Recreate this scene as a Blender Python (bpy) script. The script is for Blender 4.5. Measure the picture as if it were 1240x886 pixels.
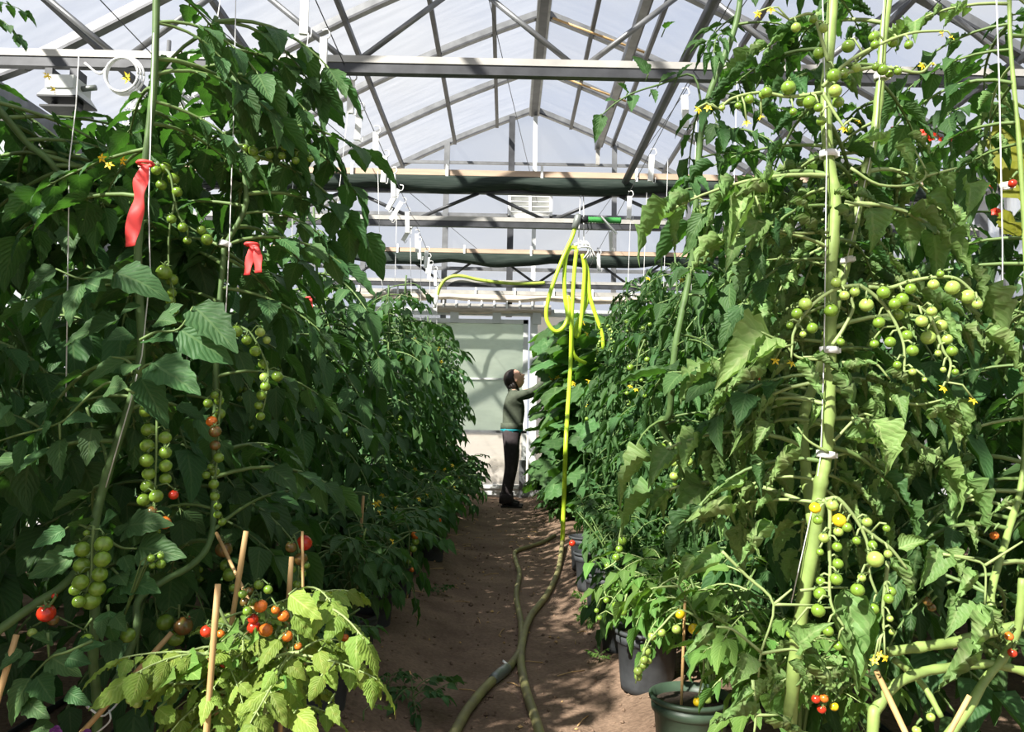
import bpy, bmesh, math, random
from math import sin, cos, pi, radians as rad, sqrt
from mathutils import Vector, Matrix, Euler, noise, Quaternion

for o in list(bpy.data.objects): bpy.data.objects.remove(o)
SC = bpy.context.scene
COL = SC.collection
V = Vector

# ------------------------------------------------------------------ camera
F = 950.0
CAMZ = 1.0
ROLL, PITCH, YAW = rad(1.0), math.atan(72.1/950), math.atan(6.7/950)
cam_d = bpy.data.cameras.new('camera'); cam = bpy.data.objects.new('camera', cam_d); COL.objects.link(cam)
CR = Matrix.Rotation(-YAW, 3, 'Z') @ Matrix.Rotation(pi/2+PITCH, 3, 'X') @ Matrix.Rotation(ROLL, 3, 'Z')
cam.matrix_world = Matrix.Translation((0, 0, CAMZ)) @ CR.to_4x4()
cam_d.sensor_fit = 'HORIZONTAL'; cam_d.sensor_width = 36.0; cam_d.lens = 36.0*F/1240
cam_d.clip_start = 0.02; cam_d.clip_end = 500
SC.camera = cam

# ------------------------------------------------------------------ sky and sun
SUN_ELEV = 40; SUN_AZ = 40
w = bpy.data.worlds.new('sky'); SC.world = w; w.use_nodes = True
nt = w.node_tree; nt.nodes.clear()
def N(t, typ, **kw):
    n = t.nodes.new(typ)
    for k, v in kw.items(): setattr(n, k, v)
    return n
out = N(nt, 'ShaderNodeOutputWorld'); bg = N(nt, 'ShaderNodeBackground')
tc = N(nt, 'ShaderNodeTexCoord'); mp = N(nt, 'ShaderNodeMapping'); mp.inputs['Scale'].default_value = (1.0, 1.6, 3.0)
nz = N(nt, 'ShaderNodeTexNoise'); nz.inputs['Scale'].default_value = 2.2; nz.inputs['Detail'].default_value = 5
rp = N(nt, 'ShaderNodeValToRGB'); rp.color_ramp.elements[0].position = .34; rp.color_ramp.elements[1].position = .66
rp.color_ramp.elements[0].color = (.66, .75, .95, 1); rp.color_ramp.elements[1].color = (.92, .94, .98, 1)
nt.links.new(tc.outputs['Generated'], mp.inputs[0]); nt.links.new(mp.outputs[0], nz.inputs['Vector'])
nt.links.new(nz.outputs['Fac'], rp.inputs[0]); nt.links.new(rp.outputs[0], bg.inputs[0]); nt.links.new(bg.outputs[0], out.inputs[0])
bg.inputs[1].default_value = 0.78
sd = bpy.data.lights.new('sun', 'SUN'); sun = bpy.data.objects.new('sun', sd); COL.objects.link(sun)
sd.energy = 14.0; sd.angle = rad(0.8); sd.color = (1, .95, .86)
_t = V((sin(rad(SUN_AZ))*cos(rad(SUN_ELEV)), cos(rad(SUN_AZ))*cos(rad(SUN_ELEV)), -sin(rad(SUN_ELEV))))
sun.rotation_euler = _t.to_track_quat('-Z', 'Y').to_euler(); sun.location = (-4, -6, 12)

vs = SC.view_settings
vs.view_transform = 'Standard'; vs.look = 'None'; vs.gamma = 1.0; vs.use_curve_mapping = False; vs.exposure = 0.0

# ------------------------------------------------------------------ pixel helpers (photo frame 1240 x 886)
def ray(u, v): return (CR @ V(((u-620)/F, -(v-443)/F, -1))).normalized()
def P(u, v, Y):
    d = ray(u, v); return V((0, 0, CAMZ)) + d*(Y/d.y)
def proj(p):
    q = CR.transposed() @ (V(p)-V((0, 0, CAMZ)))
    return (620-F*q.x/q.z, 443+F*q.y/q.z) if q.z < -.05 else (-9999, -9999)
def soil(x, y):
    """height of the soil: a trodden hollow path between two banks"""
    e = abs(x-.06)
    b = min(1, max(0, (e-.22)/.42)); b = b*b*(3-2*b)
    near = min(1, max(0, (y+4)/1.0))
    n = noise.noise(V((x*1.3, y*.9, 3.1)))*.022+noise.noise(V((x*5, y*4.2, 1.7)))*.010+noise.noise(V((x*16, y*15, 5.2)))*.005
    return b*.10 + n*(.6+.5*b)
def G(u, v, up=0.0):
    d = ray(u, v); z = 0
    for k in range(12):
        t = (z-CAMZ)/d.z; p = V((0, 0, CAMZ))+d*t; z = soil(p.x, p.y)+up
    return p

# ------------------------------------------------------------------ materials
MATS = {}
def nodemat(name):
    m = bpy.data.materials.new(name); m.use_nodes = True; t = m.node_tree
    for n in list(t.nodes):
        if n.type != 'OUTPUT_MATERIAL': t.nodes.remove(n)
    MATS[name] = m
    return m, t, t.nodes['Material Output']
def L(t, a, b): t.links.new(a, b)
def simple(name, c, rough=.6, metal=0, vary=.15, scale=12, bump=0, spec=.4, stretch=None, c2=None):
    m, t, o = nodemat(name)
    b = N(t, 'ShaderNodeBsdfPrincipled'); b.inputs['Roughness'].default_value = rough; b.inputs['Metallic'].default_value = metal
    b.inputs['Specular IOR Level'].default_value = spec
    co = N(t, 'ShaderNodeTexCoord'); mpn = N(t, 'ShaderNodeMapping'); nn = N(t, 'ShaderNodeTexNoise')
    if stretch: mpn.inputs['Scale'].default_value = stretch
    nn.inputs['Scale'].default_value = scale; nn.inputs['Detail'].default_value = 5
    r = N(t, 'ShaderNodeValToRGB'); r.color_ramp.elements[0].position = .3; r.color_ramp.elements[1].position = .7
    d = c2 if c2 else tuple(min(1, x*(1+vary)) for x in c)
    e = tuple(x*(1-vary) for x in c) if not c2 else c
    r.color_ramp.elements[0].color = (*e, 1); r.color_ramp.elements[1].color = (*d, 1)
    L(t, co.outputs['Object'], mpn.inputs[0]); L(t, mpn.outputs[0], nn.inputs['Vector']); L(t, nn.outputs['Fac'], r.inputs[0]); L(t, r.outputs[0], b.inputs['Base Color'])
    if bump:
        bp = N(t, 'ShaderNodeBump'); bp.inputs['Strength'].default_value = bump; bp.inputs['Distance'].default_value = .01
        L(t, nn.outputs['Fac'], bp.inputs['Height']); L(t, bp.outputs[0], b.inputs['Normal'])
    L(t, b.outputs[0], o.inputs[0])
    return m
def leafmat(name, c, vein, trans, tr=.3, vary=.3, rough=.55, spec=.22, blotch=None, quilt_k=.3):
    """leaf blade: veins from the UV map, tone varied per leaf, some light passes through"""
    m, t, o = nodemat(name)
    uv = N(t, 'ShaderNodeUVMap'); sp = N(t, 'ShaderNodeSeparateXYZ'); L(t, uv.outputs[0], sp.inputs[0])
    def mth(op, a, b=None):
        n = N(t, 'ShaderNodeMath', operation=op)
        for i, x in enumerate((a, b)):
            if x is None: continue
            if isinstance(x, (int, float)): n.inputs[i].default_value = x
            else: L(t, x, n.inputs[i])
        return n.outputs[0]
    au = mth('ABSOLUTE', mth('SUBTRACT', sp.outputs[0], .5))
    side = mth('SUBTRACT', mth('MULTIPLY', sp.outputs[1], 9.0), mth('MULTIPLY', au, 6.0))
    fr = mth('ABSOLUTE', mth('SUBTRACT', mth('FRACT', side), .5))
    v1 = mth('LESS_THAN', fr, .085); v2 = mth('LESS_THAN', au, .03)
    vv = mth('MAXIMUM', mth('MULTIPLY', v1, .55), v2)
    oi = N(t, 'ShaderNodeObjectInfo')
    hs = N(t, 'ShaderNodeHueSaturation')
    mr = N(t, 'ShaderNodeMapRange'); mr.inputs[3].default_value = 1-vary; mr.inputs[4].default_value = 1+vary; L(t, oi.outputs['Random'], mr.inputs[0]); L(t, mr.outputs[0], hs.inputs['Value'])
    mh = N(t, 'ShaderNodeMapRange'); mh.inputs[3].default_value = .485; mh.inputs[4].default_value = .515
    L(t, mth('FRACT', mth('MULTIPLY', oi.outputs['Random'], 7.31)), mh.inputs[0]); L(t, mh.outputs[0], hs.inputs['Hue'])
    mx = N(t, 'ShaderNodeMix', data_type='RGBA'); mx.inputs['A'].default_value = (*c, 1); mx.inputs['B'].default_value = (*vein, 1)
    L(t, vv, mx.inputs['Factor'])
    colout = mx.outputs['Result']
    if blotch:
        tx = N(t, 'ShaderNodeTexCoord'); bn = N(t, 'ShaderNodeTexNoise'); bn.inputs['Scale'].default_value = 3.5; bn.inputs['Detail'].default_value = 6
        L(t, tx.outputs['Object'], bn.inputs['Vector'])
        br = N(t, 'ShaderNodeMapRange'); br.inputs[1].default_value = .52; br.inputs[2].default_value = .75; L(t, bn.outputs['Fac'], br.inputs[0])
        m2 = N(t, 'ShaderNodeMix', data_type='RGBA'); m2.inputs['B'].default_value = (*blotch, 1); L(t, br.outputs[0], m2.inputs['Factor']); L(t, colout, m2.inputs['A']); colout = m2.outputs['Result']
    L(t, colout, hs.inputs['Color'])
    b = N(t, 'ShaderNodeBsdfPrincipled'); b.inputs['Roughness'].default_value = rough; b.inputs['Specular IOR Level'].default_value = spec
    L(t, hs.outputs[0], b.inputs['Base Color'])
    bp = N(t, 'ShaderNodeBump'); bp.inputs['Strength'].default_value = quilt_k; bp.inputs['Distance'].default_value = .008; bp.invert = True
    quilt = mth('MAXIMUM', mth('MULTIPLY', mth('SUBTRACT', .5, fr), 1.2), v2)
    L(t, quilt, bp.inputs['Height']); L(t, bp.outputs[0], b.inputs['Normal'])
    tl = N(t, 'ShaderNodeBsdfTranslucent'); tl.inputs[0].default_value = (*trans, 1)
    ms = N(t, 'ShaderNodeMixShader'); ms.inputs[0].default_value = tr
    L(t, b.outputs[0], ms.inputs[1]); L(t, tl.outputs[0], ms.inputs[2]); L(t, ms.outputs[0], o.inputs[0])
    return m
def polymat(name, tint, clear, body, rough_streak=True):
    """clear-ish polycarbonate / film sheet"""
    m, t, o = nodemat(name)
    tp = N(t, 'ShaderNodeBsdfTransparent'); tp.inputs[0].default_value = (*tint, 1)
    tl = N(t, 'ShaderNodeBsdfTranslucent'); tl.inputs[0].default_value = (*body, 1)
    df = N(t, 'ShaderNodeBsdfPrincipled'); df.inputs['Base Color'].default_value = (*body, 1); df.inputs['Roughness'].default_value = .25
    m1 = N(t, 'ShaderNodeMixShader'); m1.inputs[0].default_value = .35; L(t, tl.outputs[0], m1.inputs[1]); L(t, df.outputs[0], m1.inputs[2])
    m2 = N(t, 'ShaderNodeMixShader')
    co = N(t, 'ShaderNodeTexCoord'); mpn = N(t, 'ShaderNodeMapping'); mpn.inputs['Scale'].default_value = (.5, 5, 1.2); mpn.inputs['Rotation'].default_value = (0, 0, .3)
    nn = N(t, 'ShaderNodeTexNoise'); nn.inputs['Scale'].default_value = 2.5; nn.inputs['Detail'].default_value = 4
    mr = N(t, 'ShaderNodeMapRange'); mr.inputs[1].default_value = .3; mr.inputs[2].default_value = .7; mr.inputs[3].default_value = (1-clear)*.6; mr.inputs[4].default_value = min(1, (1-clear)*1.4)
    L(t, co.outputs['Object'], mpn.inputs[0]); L(t, mpn.outputs[0], nn.inputs['Vector']); L(t, nn.outputs['Fac'], mr.inputs[0]); L(t, mr.outputs[0], m2.inputs[0])
    L(t, tp.outputs[0], m2.inputs[1]); L(t, m1.outputs[0], m2.inputs[2]); L(t, m2.outputs[0], o.inputs[0])
    return m

# foliage tones: (blade, vein, light passing through)
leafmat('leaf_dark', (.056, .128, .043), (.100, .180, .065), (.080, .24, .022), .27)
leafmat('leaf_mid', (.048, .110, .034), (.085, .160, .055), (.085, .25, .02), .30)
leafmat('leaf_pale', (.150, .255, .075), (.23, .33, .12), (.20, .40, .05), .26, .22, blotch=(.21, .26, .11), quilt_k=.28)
leafmat('leaf_yellow', (.185, .285, .048), (.27, .36, .09), (.28, .44, .035), .32, .28, blotch=(.30, .32, .07))
leafmat('leaf_light', (.115, .235, .050), (.18, .32, .08), (.20, .42, .03), .33, .25)
leafmat('leaf_cucumber', (.062, .135, .042), (.115, .20, .075), (.13, .33, .03), .30, .3)
leafmat('leaf_gold', (.20, .22, .02), (.25, .26, .04), (.36, .36, .02), .5, .1)
simple('stem_dark', (.085, .15, .045), .55, vary=.3, scale=20)
simple('stem_pale', (.22, .31, .085), .5, vary=.2, scale=25)
simple('stalk', (.12, .19, .055), .55, vary=.2)
simple('stalk_pale', (.25, .33, .12), .55, vary=.2)
simple('tomato_green', (.16, .27, .030), .22, vary=.18, scale=2, spec=.6)
simple('tomato_pale', (.30, .42, .085), .24, vary=.14, scale=2, spec=.6)
simple('tomato_red', (.55, .035, .012), .2, vary=.2, scale=2, spec=.6)
simple('tomato_orange', (.60, .15, .018), .2, vary=.25, scale=2, spec=.6)
simple('tomato_yellow', (.78, .55, .015), .2, vary=.12, scale=2, spec=.6)
simple('tomato_brown', (.20, .075, .022), .22, scale=2, spec=.6, c2=(.12, .13, .03))
simple('petal_yellow', (.80, .58, .03), .5)
simple('petal_red', (.75, .05, .02), .5)
simple('petal_purple', (.10, .010, .11), .5)
simple('petal_white', (.75, .70, .80), .5)
simple('bamboo', (.52, .33, .14), .55, vary=.25, scale=14, stretch=(1, 1, .2))
simple('twine', (.72, .72, .70), .6)
simple('white_plastic', (.78, .78, .76), .4, vary=.06)
simple('pot_black', (.040, .044, .047), .6, vary=.35, scale=18, bump=.1)
simple('pot_green', (.045, .075, .048), .45, vary=.25, scale=14)
simple('potting_soil', (.035, .024, .016), .95, vary=.4, scale=60, bump=.5)
simple('galvanised', (.18, .185, .19), .42, .55, vary=.22, scale=9)
simple('steel_pale', (.36, .35, .325), .5, .15, vary=.15, scale=7)
simple('steel_dark', (.055, .057, .062), .45, .4, vary=.3, scale=9)
simple('wood_rail', (.42, .31, .22), .6, vary=.18, scale=8, stretch=(.3, 3, 3))
simple('shade_cloth', (.014, .024, .019), .85, spec=.15, c2=(.04, .052, .044), scale=9, stretch=(.6, 5, 14), bump=.4)
simple('cloth_beige', (.48, .42, .34), .75, vary=.25, scale=7, stretch=(.8, 6, 9), bump=.3)
simple('hose_lime', (.46, .66, .035), .38, vary=.10, scale=8)
simple('hose_dirty', (.30, .29, .11), .6, scale=14, c2=(.19, .165, .085))
simple('hose_olive', (.33, .42, .06), .45, vary=.2, scale=8)
simple('rubber_black', (.012, .014, .016), .5)
simple('brass_grey', (.22, .24, .22), .4, .5)
simple('ribbed_green', (.04, .22, .05), .45)
simple('ribbon_red', (.86, .075, .070), .5, vary=.06)
simple('paint_grey', (.52, .54, .52), .5, vary=.08)
simple('door_frame', (.60, .62, .60), .5, vary=.06)
simple('skin', (.60, .34, .24), .55, vary=.05)
simple('hair', (.016, .010, .008), .5)
simple('shirt', (.062, .075, .050), .85, vary=.2, scale=30, bump=.2)
simple('trousers', (.036, .028, .030), .85, vary=.25, scale=26, bump=.2)
simple('teal', (.01, .22, .25), .7)
simple('shoe', (.012, .011, .010), .6)
simple('lip', (.36, .12, .10), .5)
simple('outside_ground', (.46, .43, .37), .95, vary=.15, scale=.4)
polymat('film_roof', (.97, .98, 1.0), .90, (.85, .87, .92))
polymat('film_gable', (.98, .99, 1.0), .95, (.85, .88, .95))
polymat('sheet_door', (.62, .68, .60), .45, (.60, .66, .57))
polymat('sheet_white', (.92, .90, .86), .40, (.80, .76, .70))
polymat('sheet_side', (.92, .93, .95), .55, (.75, .77, .78))
# soil of the path: brown loam with crumbs and scattered light litter
m, t, o = nodemat('soil')
b = N(t, 'ShaderNodeBsdfPrincipled'); b.inputs['Roughness'].default_value = .95; b.inputs['Specular IOR Level'].default_value = .15
co = N(t, 'ShaderNodeTexCoord'); n1 = N(t, 'ShaderNodeTexNoise'); n1.inputs['Scale'].default_value = 3.0; n1.inputs['Detail'].default_value = 8; n1.inputs['Roughness'].default_value = .65
n2 = N(t, 'ShaderNodeTexNoise'); n2.inputs['Scale'].default_value = 70; n2.inputs['Detail'].default_value = 6
r1 = N(t, 'ShaderNodeValToRGB'); r1.color_ramp.elements[0].position = .3; r1.color_ramp.elements[1].position = .72
r1.color_ramp.elements[0].color = (.125, .082, .056, 1); r1.color_ramp.elements[1].color = (.29, .20, .138, 1)
mx = N(t, 'ShaderNodeMix', data_type='RGBA', blend_type='MULTIPLY'); mx.inputs['Factor'].default_value = .55
L(t, co.outputs['Object'], n1.inputs['Vector']); L(t, co.outputs['Object'], n2.inputs['Vector']); L(t, n1.outputs['Fac'], r1.inputs[0])
r2 = N(t, 'ShaderNodeMapRange'); r2.inputs[1].default_value = .3; r2.inputs[2].default_value = .7; r2.inputs[3].default_value = .55; r2.inputs[4].default_value = 1.3
L(t, n2.outputs['Fac'], r2.inputs[0]); L(t, r1.outputs[0], mx.inputs['A']); L(t, r2.outputs[0], mx.inputs['B']); L(t, mx.outputs['Result'], b.inputs['Base Color'])
bp = N(t, 'ShaderNodeBump'); bp.inputs['Strength'].default_value = .6; bp.inputs['Distance'].default_value = .012; L(t, n2.outputs['Fac'], bp.inputs['Height']); L(t, bp.outputs[0], b.inputs['Normal'])
L(t, b.outputs[0], o.inputs[0])

# ------------------------------------------------------------------ mesh helpers
def frame(origin, fwd, up=V((0, 0, 1))):
    y = V(fwd).normalized(); x = y.cross(V(up))
    if x.length < 1e-4: x = y.cross(V((1, 0, 0)))
    x.normalize(); z = x.cross(y)
    M = Matrix((x, y, z)).transposed().to_4x4(); M.translation = origin
    return M
def spline(pts, k=5):
    pts = [V(p) for p in pts]
    if len(pts) < 3: return [pts[0].lerp(pts[-1], i/k) for i in range(k+1)]
    q = [pts[0]*2-pts[1]]+pts+[pts[-1]*2-pts[-2]]; o = []
    for i in range(1, len(q)-2):
        a, b, c, d = q[i-1:i+3]
        for j in range(k):
            s = j/k; o.append(.5*((2*b)+(c-a)*s+(2*a-5*b+4*c-d)*s*s+(3*b-a-3*c+d)*s**3))
    o.append(pts[-1]); return o
class MB:
    def __init__(s): s.v = []; s.f = []; s.m = []; s.uv = []; s.sm = []
    def add(s, vs, fs, mat=0, uvs=None, smooth=True):
        n = len(s.v); s.v += [V(p) for p in vs]; s.uv += (uvs if uvs else [(0, 0)]*len(vs))
        for f in fs: s.f.append(tuple(i+n for i in f)); s.m.append(mat); s.sm.append(smooth)
        return s
    def tube(s, pts, r, n=6, mat=0, cap=True):
        pts = [V(p) for p in pts]; K = len(pts)
        if not isinstance(r, (list, tuple)): r = [r]*K
        elif len(r) == 2: r = [r[0]+(r[1]-r[0])*i/(K-1) for i in range(K)]
        vs = []; fs = []; side = None
        for i, p in enumerate(pts):
            d = (pts[min(K-1, i+1)]-pts[max(0, i-1)])
            if d.length < 1e-9: d = V((0, 0, 1))
            d.normalize()
            if side is None:
                side = d.cross(V((0, 0, 1)))
                if side.length < .1: side = d.cross(V((1, 0, 0)))
            side = (side-d*side.dot(d)).normalized(); up = d.cross(side)
            for j in range(n):
                a = 2*pi*j/n; vs.append(p+(side*cos(a)+up*sin(a))*r[i])
        for i in range(K-1):
            for j in range(n): fs.append((i*n+j, i*n+(j+1) % n, (i+1)*n+(j+1) % n, (i+1)*n+j))
        if cap: fs.append(tuple(range(n-1, -1, -1))); fs.append(tuple((K-1)*n+j for j in range(n)))
        return s.add(vs, fs, mat)
    def box(s, a, b, mat=0):
        (x0, y0, z0), (x1, y1, z1) = a, b
        vs = [(x, y, z) for x in (x0, x1) for y in (y0, y1) for z in (z0, z1)]
        fs = [(0, 1, 3, 2), (4, 6, 7, 5), (0, 4, 5, 1), (2, 3, 7, 6), (0, 2, 6, 4), (1, 5, 7, 3)]
        return s.add(vs, fs, mat, smooth=False)
    def bar(s, a, b, w, h, up=V((0, 0, 1)), mat=0):
        a, b = V(a), V(b); d = (b-a).normalized(); x = d.cross(up)
        if x.length < 1e-4: x = d.cross(V((0, 1, 0)))
        x.normalize(); z = x.cross(d)
        vs = [p+x*i*w/2+z*j*h/2 for p in (a, b) for i, j in ((-1, -1), (1, -1), (1, 1), (-1, 1))]
        fs = [(3, 2, 1, 0), (4, 5, 6, 7), (0, 1, 5, 4), (1, 2, 6, 5), (2, 3, 7, 6), (3, 0, 4, 7)]
        return s.add(vs, fs, mat, smooth=False)
    def strip(s, pts, w, h, up=V((0, 0, 1)), mat=0):
        for a, b in zip(pts[:-1], pts[1:]): s.bar(a, b, w, h, up, mat)
        return s
    def lathe(s, prof, n=16, M=Matrix(), mat=0):
        vs = []; fs = []
        for r, z in prof:
            for j in range(n): vs.append(M @ V((r*cos(2*pi*j/n), r*sin(2*pi*j/n), z)))
        for i in range(len(prof)-1):
            for j in range(n): fs.append((i*n+j, i*n+(j+1) % n, (i+1)*n+(j+1) % n, (i+1)*n+j))
        return s.add(vs, fs, mat)
    def mesh(s, name, mats):
        me = bpy.data.meshes.new(name); me.from_pydata([tuple(p) for p in s.v], [], s.f)
        for mm in mats: me.materials.append(MATS[mm])
        me.polygons.foreach_set('material_index', s.m); me.polygons.foreach_set('use_smooth', s.sm)
        if any(u != (0, 0) for u in s.uv):
            l = me.uv_layers.new(name='UVMap'); idx = [0]*len(me.loops); me.loops.foreach_get('vertex_index', idx)
            l.data.foreach_set('uv', [c for i in idx for c in s.uv[i]])
        me.update(); return me
    def build(s, name, mats, parent=None, off=None):
        if isinstance(mats, str): mats = [mats]
        if off is not None: s.v = [p-off for p in s.v]
        return inst(name, s.mesh(name, mats), parent)
def inst(name, me, parent=None, M=None):
    o = bpy.data.objects.new(name, me); COL.objects.link(o)
    if parent is not None: o.parent = parent
    if M is not None: o.matrix_basis = M
    return o
def tag(o, label, cat, group=None):
    o['label'] = label; o['category'] = cat
    if group: o['group'] = group
    return o
def thing(name, label, cat, loc=(0, 0, 0), group=None):
    o = bpy.data.objects.new(name, None); COL.objects.link(o); o.location = loc; o.empty_display_size = .1
    return tag(o, label, cat, group)
def struct(name, me=None, loc=(0, 0, 0)):
    o = bpy.data.objects.new(name, me); COL.objects.link(o); o.location = loc; o['kind'] = 'structure'
    return o

# ================================================================== THE SETTING
RX, RZ = .34, 5.63                      # ridge line
XL, XR, YG, YB = RX-4.25, RX+4.25, 11.2, -2.8
PROF = [(0, 5.63), (.54, 5.42), (1.15, 5.16), (1.9, 4.79), (2.7, 4.34), (3.5, 3.88), (4.25, 3.47)]
def roofz(dx):
    dx = abs(dx)
    for (a, za), (b_, zb) in zip(PROF[:-1], PROF[1:]):
        if dx <= b_: return za+(zb-za)*(dx-a)/(b_-a)
    return PROF[-1][1]
ARCH = [11.2, 9.85, 8.5, 7.1, 5.7, 4.2, 2.8, 1.4, 0, -1.4, -2.8]
TRUSS = [4.2, 7.3, 10.4]

# soil floor: fine over the path, coarse towards the sides
xs = [XL-.1, XL+.1]+[-3.5+.35*i for i in range(8)]+[-1.0+.026*i for i in range(78)]+[1.1+.35*i for i in range(10)]+[XR+.1]
ys = [-4.5, -3, -1, .5]+[1.2+.03*i for i in range(334)]+[11.25]
mb = MB(); vs = []; fs = []
for y in ys:
    for x in xs: vs.append((x, y, soil(x, y)))
nx = len(xs)
for i in range(len(ys)-1):
    for j in range(nx-1): fs.append((i*nx+j, i*nx+j+1, (i+1)*nx+j+1, (i+1)*nx+j))
mb.add(vs, fs)
floor = struct('floor', mb.mesh('floor', ['soil']))
yard = struct('ground_outside', MB().add([(-60, -40, -.06), (60, -40, -.06), (60, 90, -.06), (-60, 90, -.06)], [(0, 1, 2, 3)]).mesh('ground_outside', ['outside_ground']))
R = random.Random(5)
mb = MB()                               # crumbs, pebbles and litter lying on the path
for k in range(900):
    y = 2.4+R.random()**1.7*8; x = R.uniform(-.55, .75); r = R.uniform(.003, .010)*(1.6 if R.random() < .1 else 1)
    c = V((x, y, soil(x, y)+r*.4))
    q = [c+V((R.uniform(.6, 1.3)*dx*r, R.uniform(.6, 1.3)*dy*r, R.uniform(.5, 1)*dz*r)) for dx, dy, dz in ((1, 0, 0), (0, 1, 0), (-1, 0, 0), (0, -1, 0), (0, 0, 1), (0, 0, -1))]
    mb.add(q, [(0, 1, 4), (1, 2, 4), (2, 3, 4), (3, 0, 4), (1, 0, 5), (2, 1, 5), (3, 2, 5), (0, 3, 5)], 1 if R.random() < .12 else 0, smooth=False)
for k in range(60):
    y = 2.5+R.random()*6; x = R.uniform(-.5, .7); a = R.uniform(0, pi); l = R.uniform(.02, .07); c = V((x, y, soil(x, y)+.004)); d = V((cos(a), sin(a), 0))*l
    mb.tube([c-d, c+V((0, 0, .005)), c+d], .0022, 4, 1)
cr = mb.build('soil_crumbs', ['soil', 'bamboo'], floor); cr['kind'] = 'stuff'

# roof: sheets, arched rafters, purlins, ridge beam, gutters
ceil = struct('ceiling')
for bi, (y1, y0) in enumerate(zip(ARCH[:-1], ARCH[1:])):
    for s in (-1, 1):
        for (a, za), (b_, zb) in zip(PROF[:-1], PROF[1:]):
            q = [(RX+s*a, y0, za+.05), (RX+s*b_, y0, zb+.05), (RX+s*b_, y1, zb+.05), (RX+s*a, y1, za+.05)]
            MB().add(q, [(0, 1, 2, 3)], smooth=False).build('roof_panel', 'film_roof', ceil)
fine = [4.25*i/16 for i in range(17)]
def sm(dx):                              # smooth gothic curve of the arches
    return .5*roofz(dx)+.25*(roofz(max(0, dx-.3))+roofz(min(4.25, dx+.3))) if dx > .3 else roofz(dx)
for y in ARCH:
    for s in (-1, 1):
        pts = [V((RX+s*d, y, sm(d))) for d in fine]
        MB().strip(pts, .07, .085, mat=0).build('rafter', 'galvanised', ceil)
        MB().strip([p+V((0, -.036, -.036)) for p in pts], .004, .022).build('rafter_lip', 'steel_dark', ceil)
for s in (-1, 1):
    for d, z in PROF[1:-1]:
        MB().bar((RX+s*d, YB, z-.055), (RX+s*d, YG, z-.055), .045, .05).build('purlin', 'steel_dark', ceil)
    MB().box((RX+s*4.25-.09, YB, 3.28), (RX+s*4.25+.09, YG, 3.50)).build('gutter', 'galvanised', ceil)
MB().box((RX-.075, YB, RZ-.10), (RX+.075, YG, RZ+.04)).build('ridge_beam', 'galvanised', ceil)
MB().box((RX-.045, YB, RZ-.112), (RX+.045, YG, RZ-.1)).build('ridge_cap', 'steel_dark', ceil)
# vent rack and rods under the right-hand slope
MB().box((1.20, 3.0, 4.93), (1.28, 10.9, 5.03)).build('vent_rack', 'galvanised', ceil)
MB().box((1.29, 3.0, 4.97), (1.31, 10.9, 5.0)).build('rack_rail', 'steel_dark', ceil)
for y in (3.4, 6.1, 8.3, 9.6):
    MB().tube([(RX+.1, y, 5.47), (1.45, y, 5.1)], .012, 6).build('vent_rod', 'bamboo', ceil)
for x, y in ((1.24, 10.85), (1.24, 6.3)):
    MB().bar((x, y, 4.95), (x, y, 4.70), .05, .05).build('rack_hanger', 'steel_pale', ceil)
MB().tube([(1.08, -2, 3.29), (1.08, 7.5, 3.29)], .035, 8).build('long_pipe', 'steel_dark', ceil)

# side walls of translucent sheet with posts
for nm, x in (('wall_left', XL), ('wall_right', XR)):
    wl = struct(nm)
    for y1, y0 in zip(ARCH[:-1], ARCH[1:]):
        for z0, z1 in ((.0, 1.1), (1.1, 2.2), (2.2, 3.35)):
            MB().box((x-.004, y0+.02, z0), (x+.004, y1-.02, z1)).build('wall_panel', 'sheet_side', wl)
    for y in ARCH: MB().box((x-.035, y-.035, 0), (x+.035, y+.035, 3.35)).build('post', 'galvanised', wl)
    for z in (1.1, 2.2): MB().box((x-.03, YB, z-.025), (x+.03, YG, z+.025)).build('wall_rail', 'galvanised', wl)

# far gable
wf = struct('wall_far')
def Pg(u, v): return P(u, v, YG)
cols = [XL, -3.0, -2.09, -.92, .02, .36, 1.52, 2.6, 3.6, XR]
for x0, x1 in zip(cols[:-1], cols[1:]):
    for z0, z1 in ((2.62, 3.24), (3.24, 4.03), (4.03, 9)):
        t0, t1 = min(z1, sm(x0-RX)-.02), min(z1, sm(x1-RX)-.02)
        if t0 <= z0 and t1 <= z0: continue
        q = [(x0+.01, YG+.02, z0), (x1-.01, YG+.02, z0), (x1-.01, YG+.02, max(z0, t1)), (x0+.01, YG+.02, max(z0, t0))]
        MB().add(q, [(0, 1, 2, 3)], smooth=False).build('gable_pane', 'film_gable', wf)
    if x1 <= -.9 or x0 >= .3:
        for z0, z1 in ((.05, .9), (.9, 1.75), (1.75, 2.6)):
            MB().box((x0+.01, YG, z0), (x1-.01, YG+.012, z1)).build('gable_panel', 'sheet_white' if x0 > 0 else 'sheet_side', wf)
for x, mt_, wd in ((-3.0, 'galvanised', .06), (-2.09, 'galvanised', .07), (-.92, 'galvanised', .08), (.02, 'steel_dark', .09), (.36, 'door_frame', .06), (1.52, 'galvanised', .07), (2.6, 'galvanised', .07), (3.6, 'galvanised', .07)):
    MB().box((x-wd/2, YG-.06, 2.55 if -.9 < x < .3 else 0), (x+wd/2, YG-.01, sm(x-RX))).build('gable_post', mt_, wf)
for z, h in ((3.24, .05), (4.03, .05), (4.80, .04)):
    a = [d for d in fine if sm(d) > z]; hw = max(a) if a else 1
    if z > 4.5: hw = 1.9
    MB().box((RX-hw, YG-.05, z-h/2), (RX+hw, YG-.02, z+h/2)).build('gable_rail', 'galvanised', wf)
MB().box((XL, YG-.10, 2.56), (XR, YG-.02, 2.66)).build('header_beam', 'paint_grey', wf)
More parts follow.
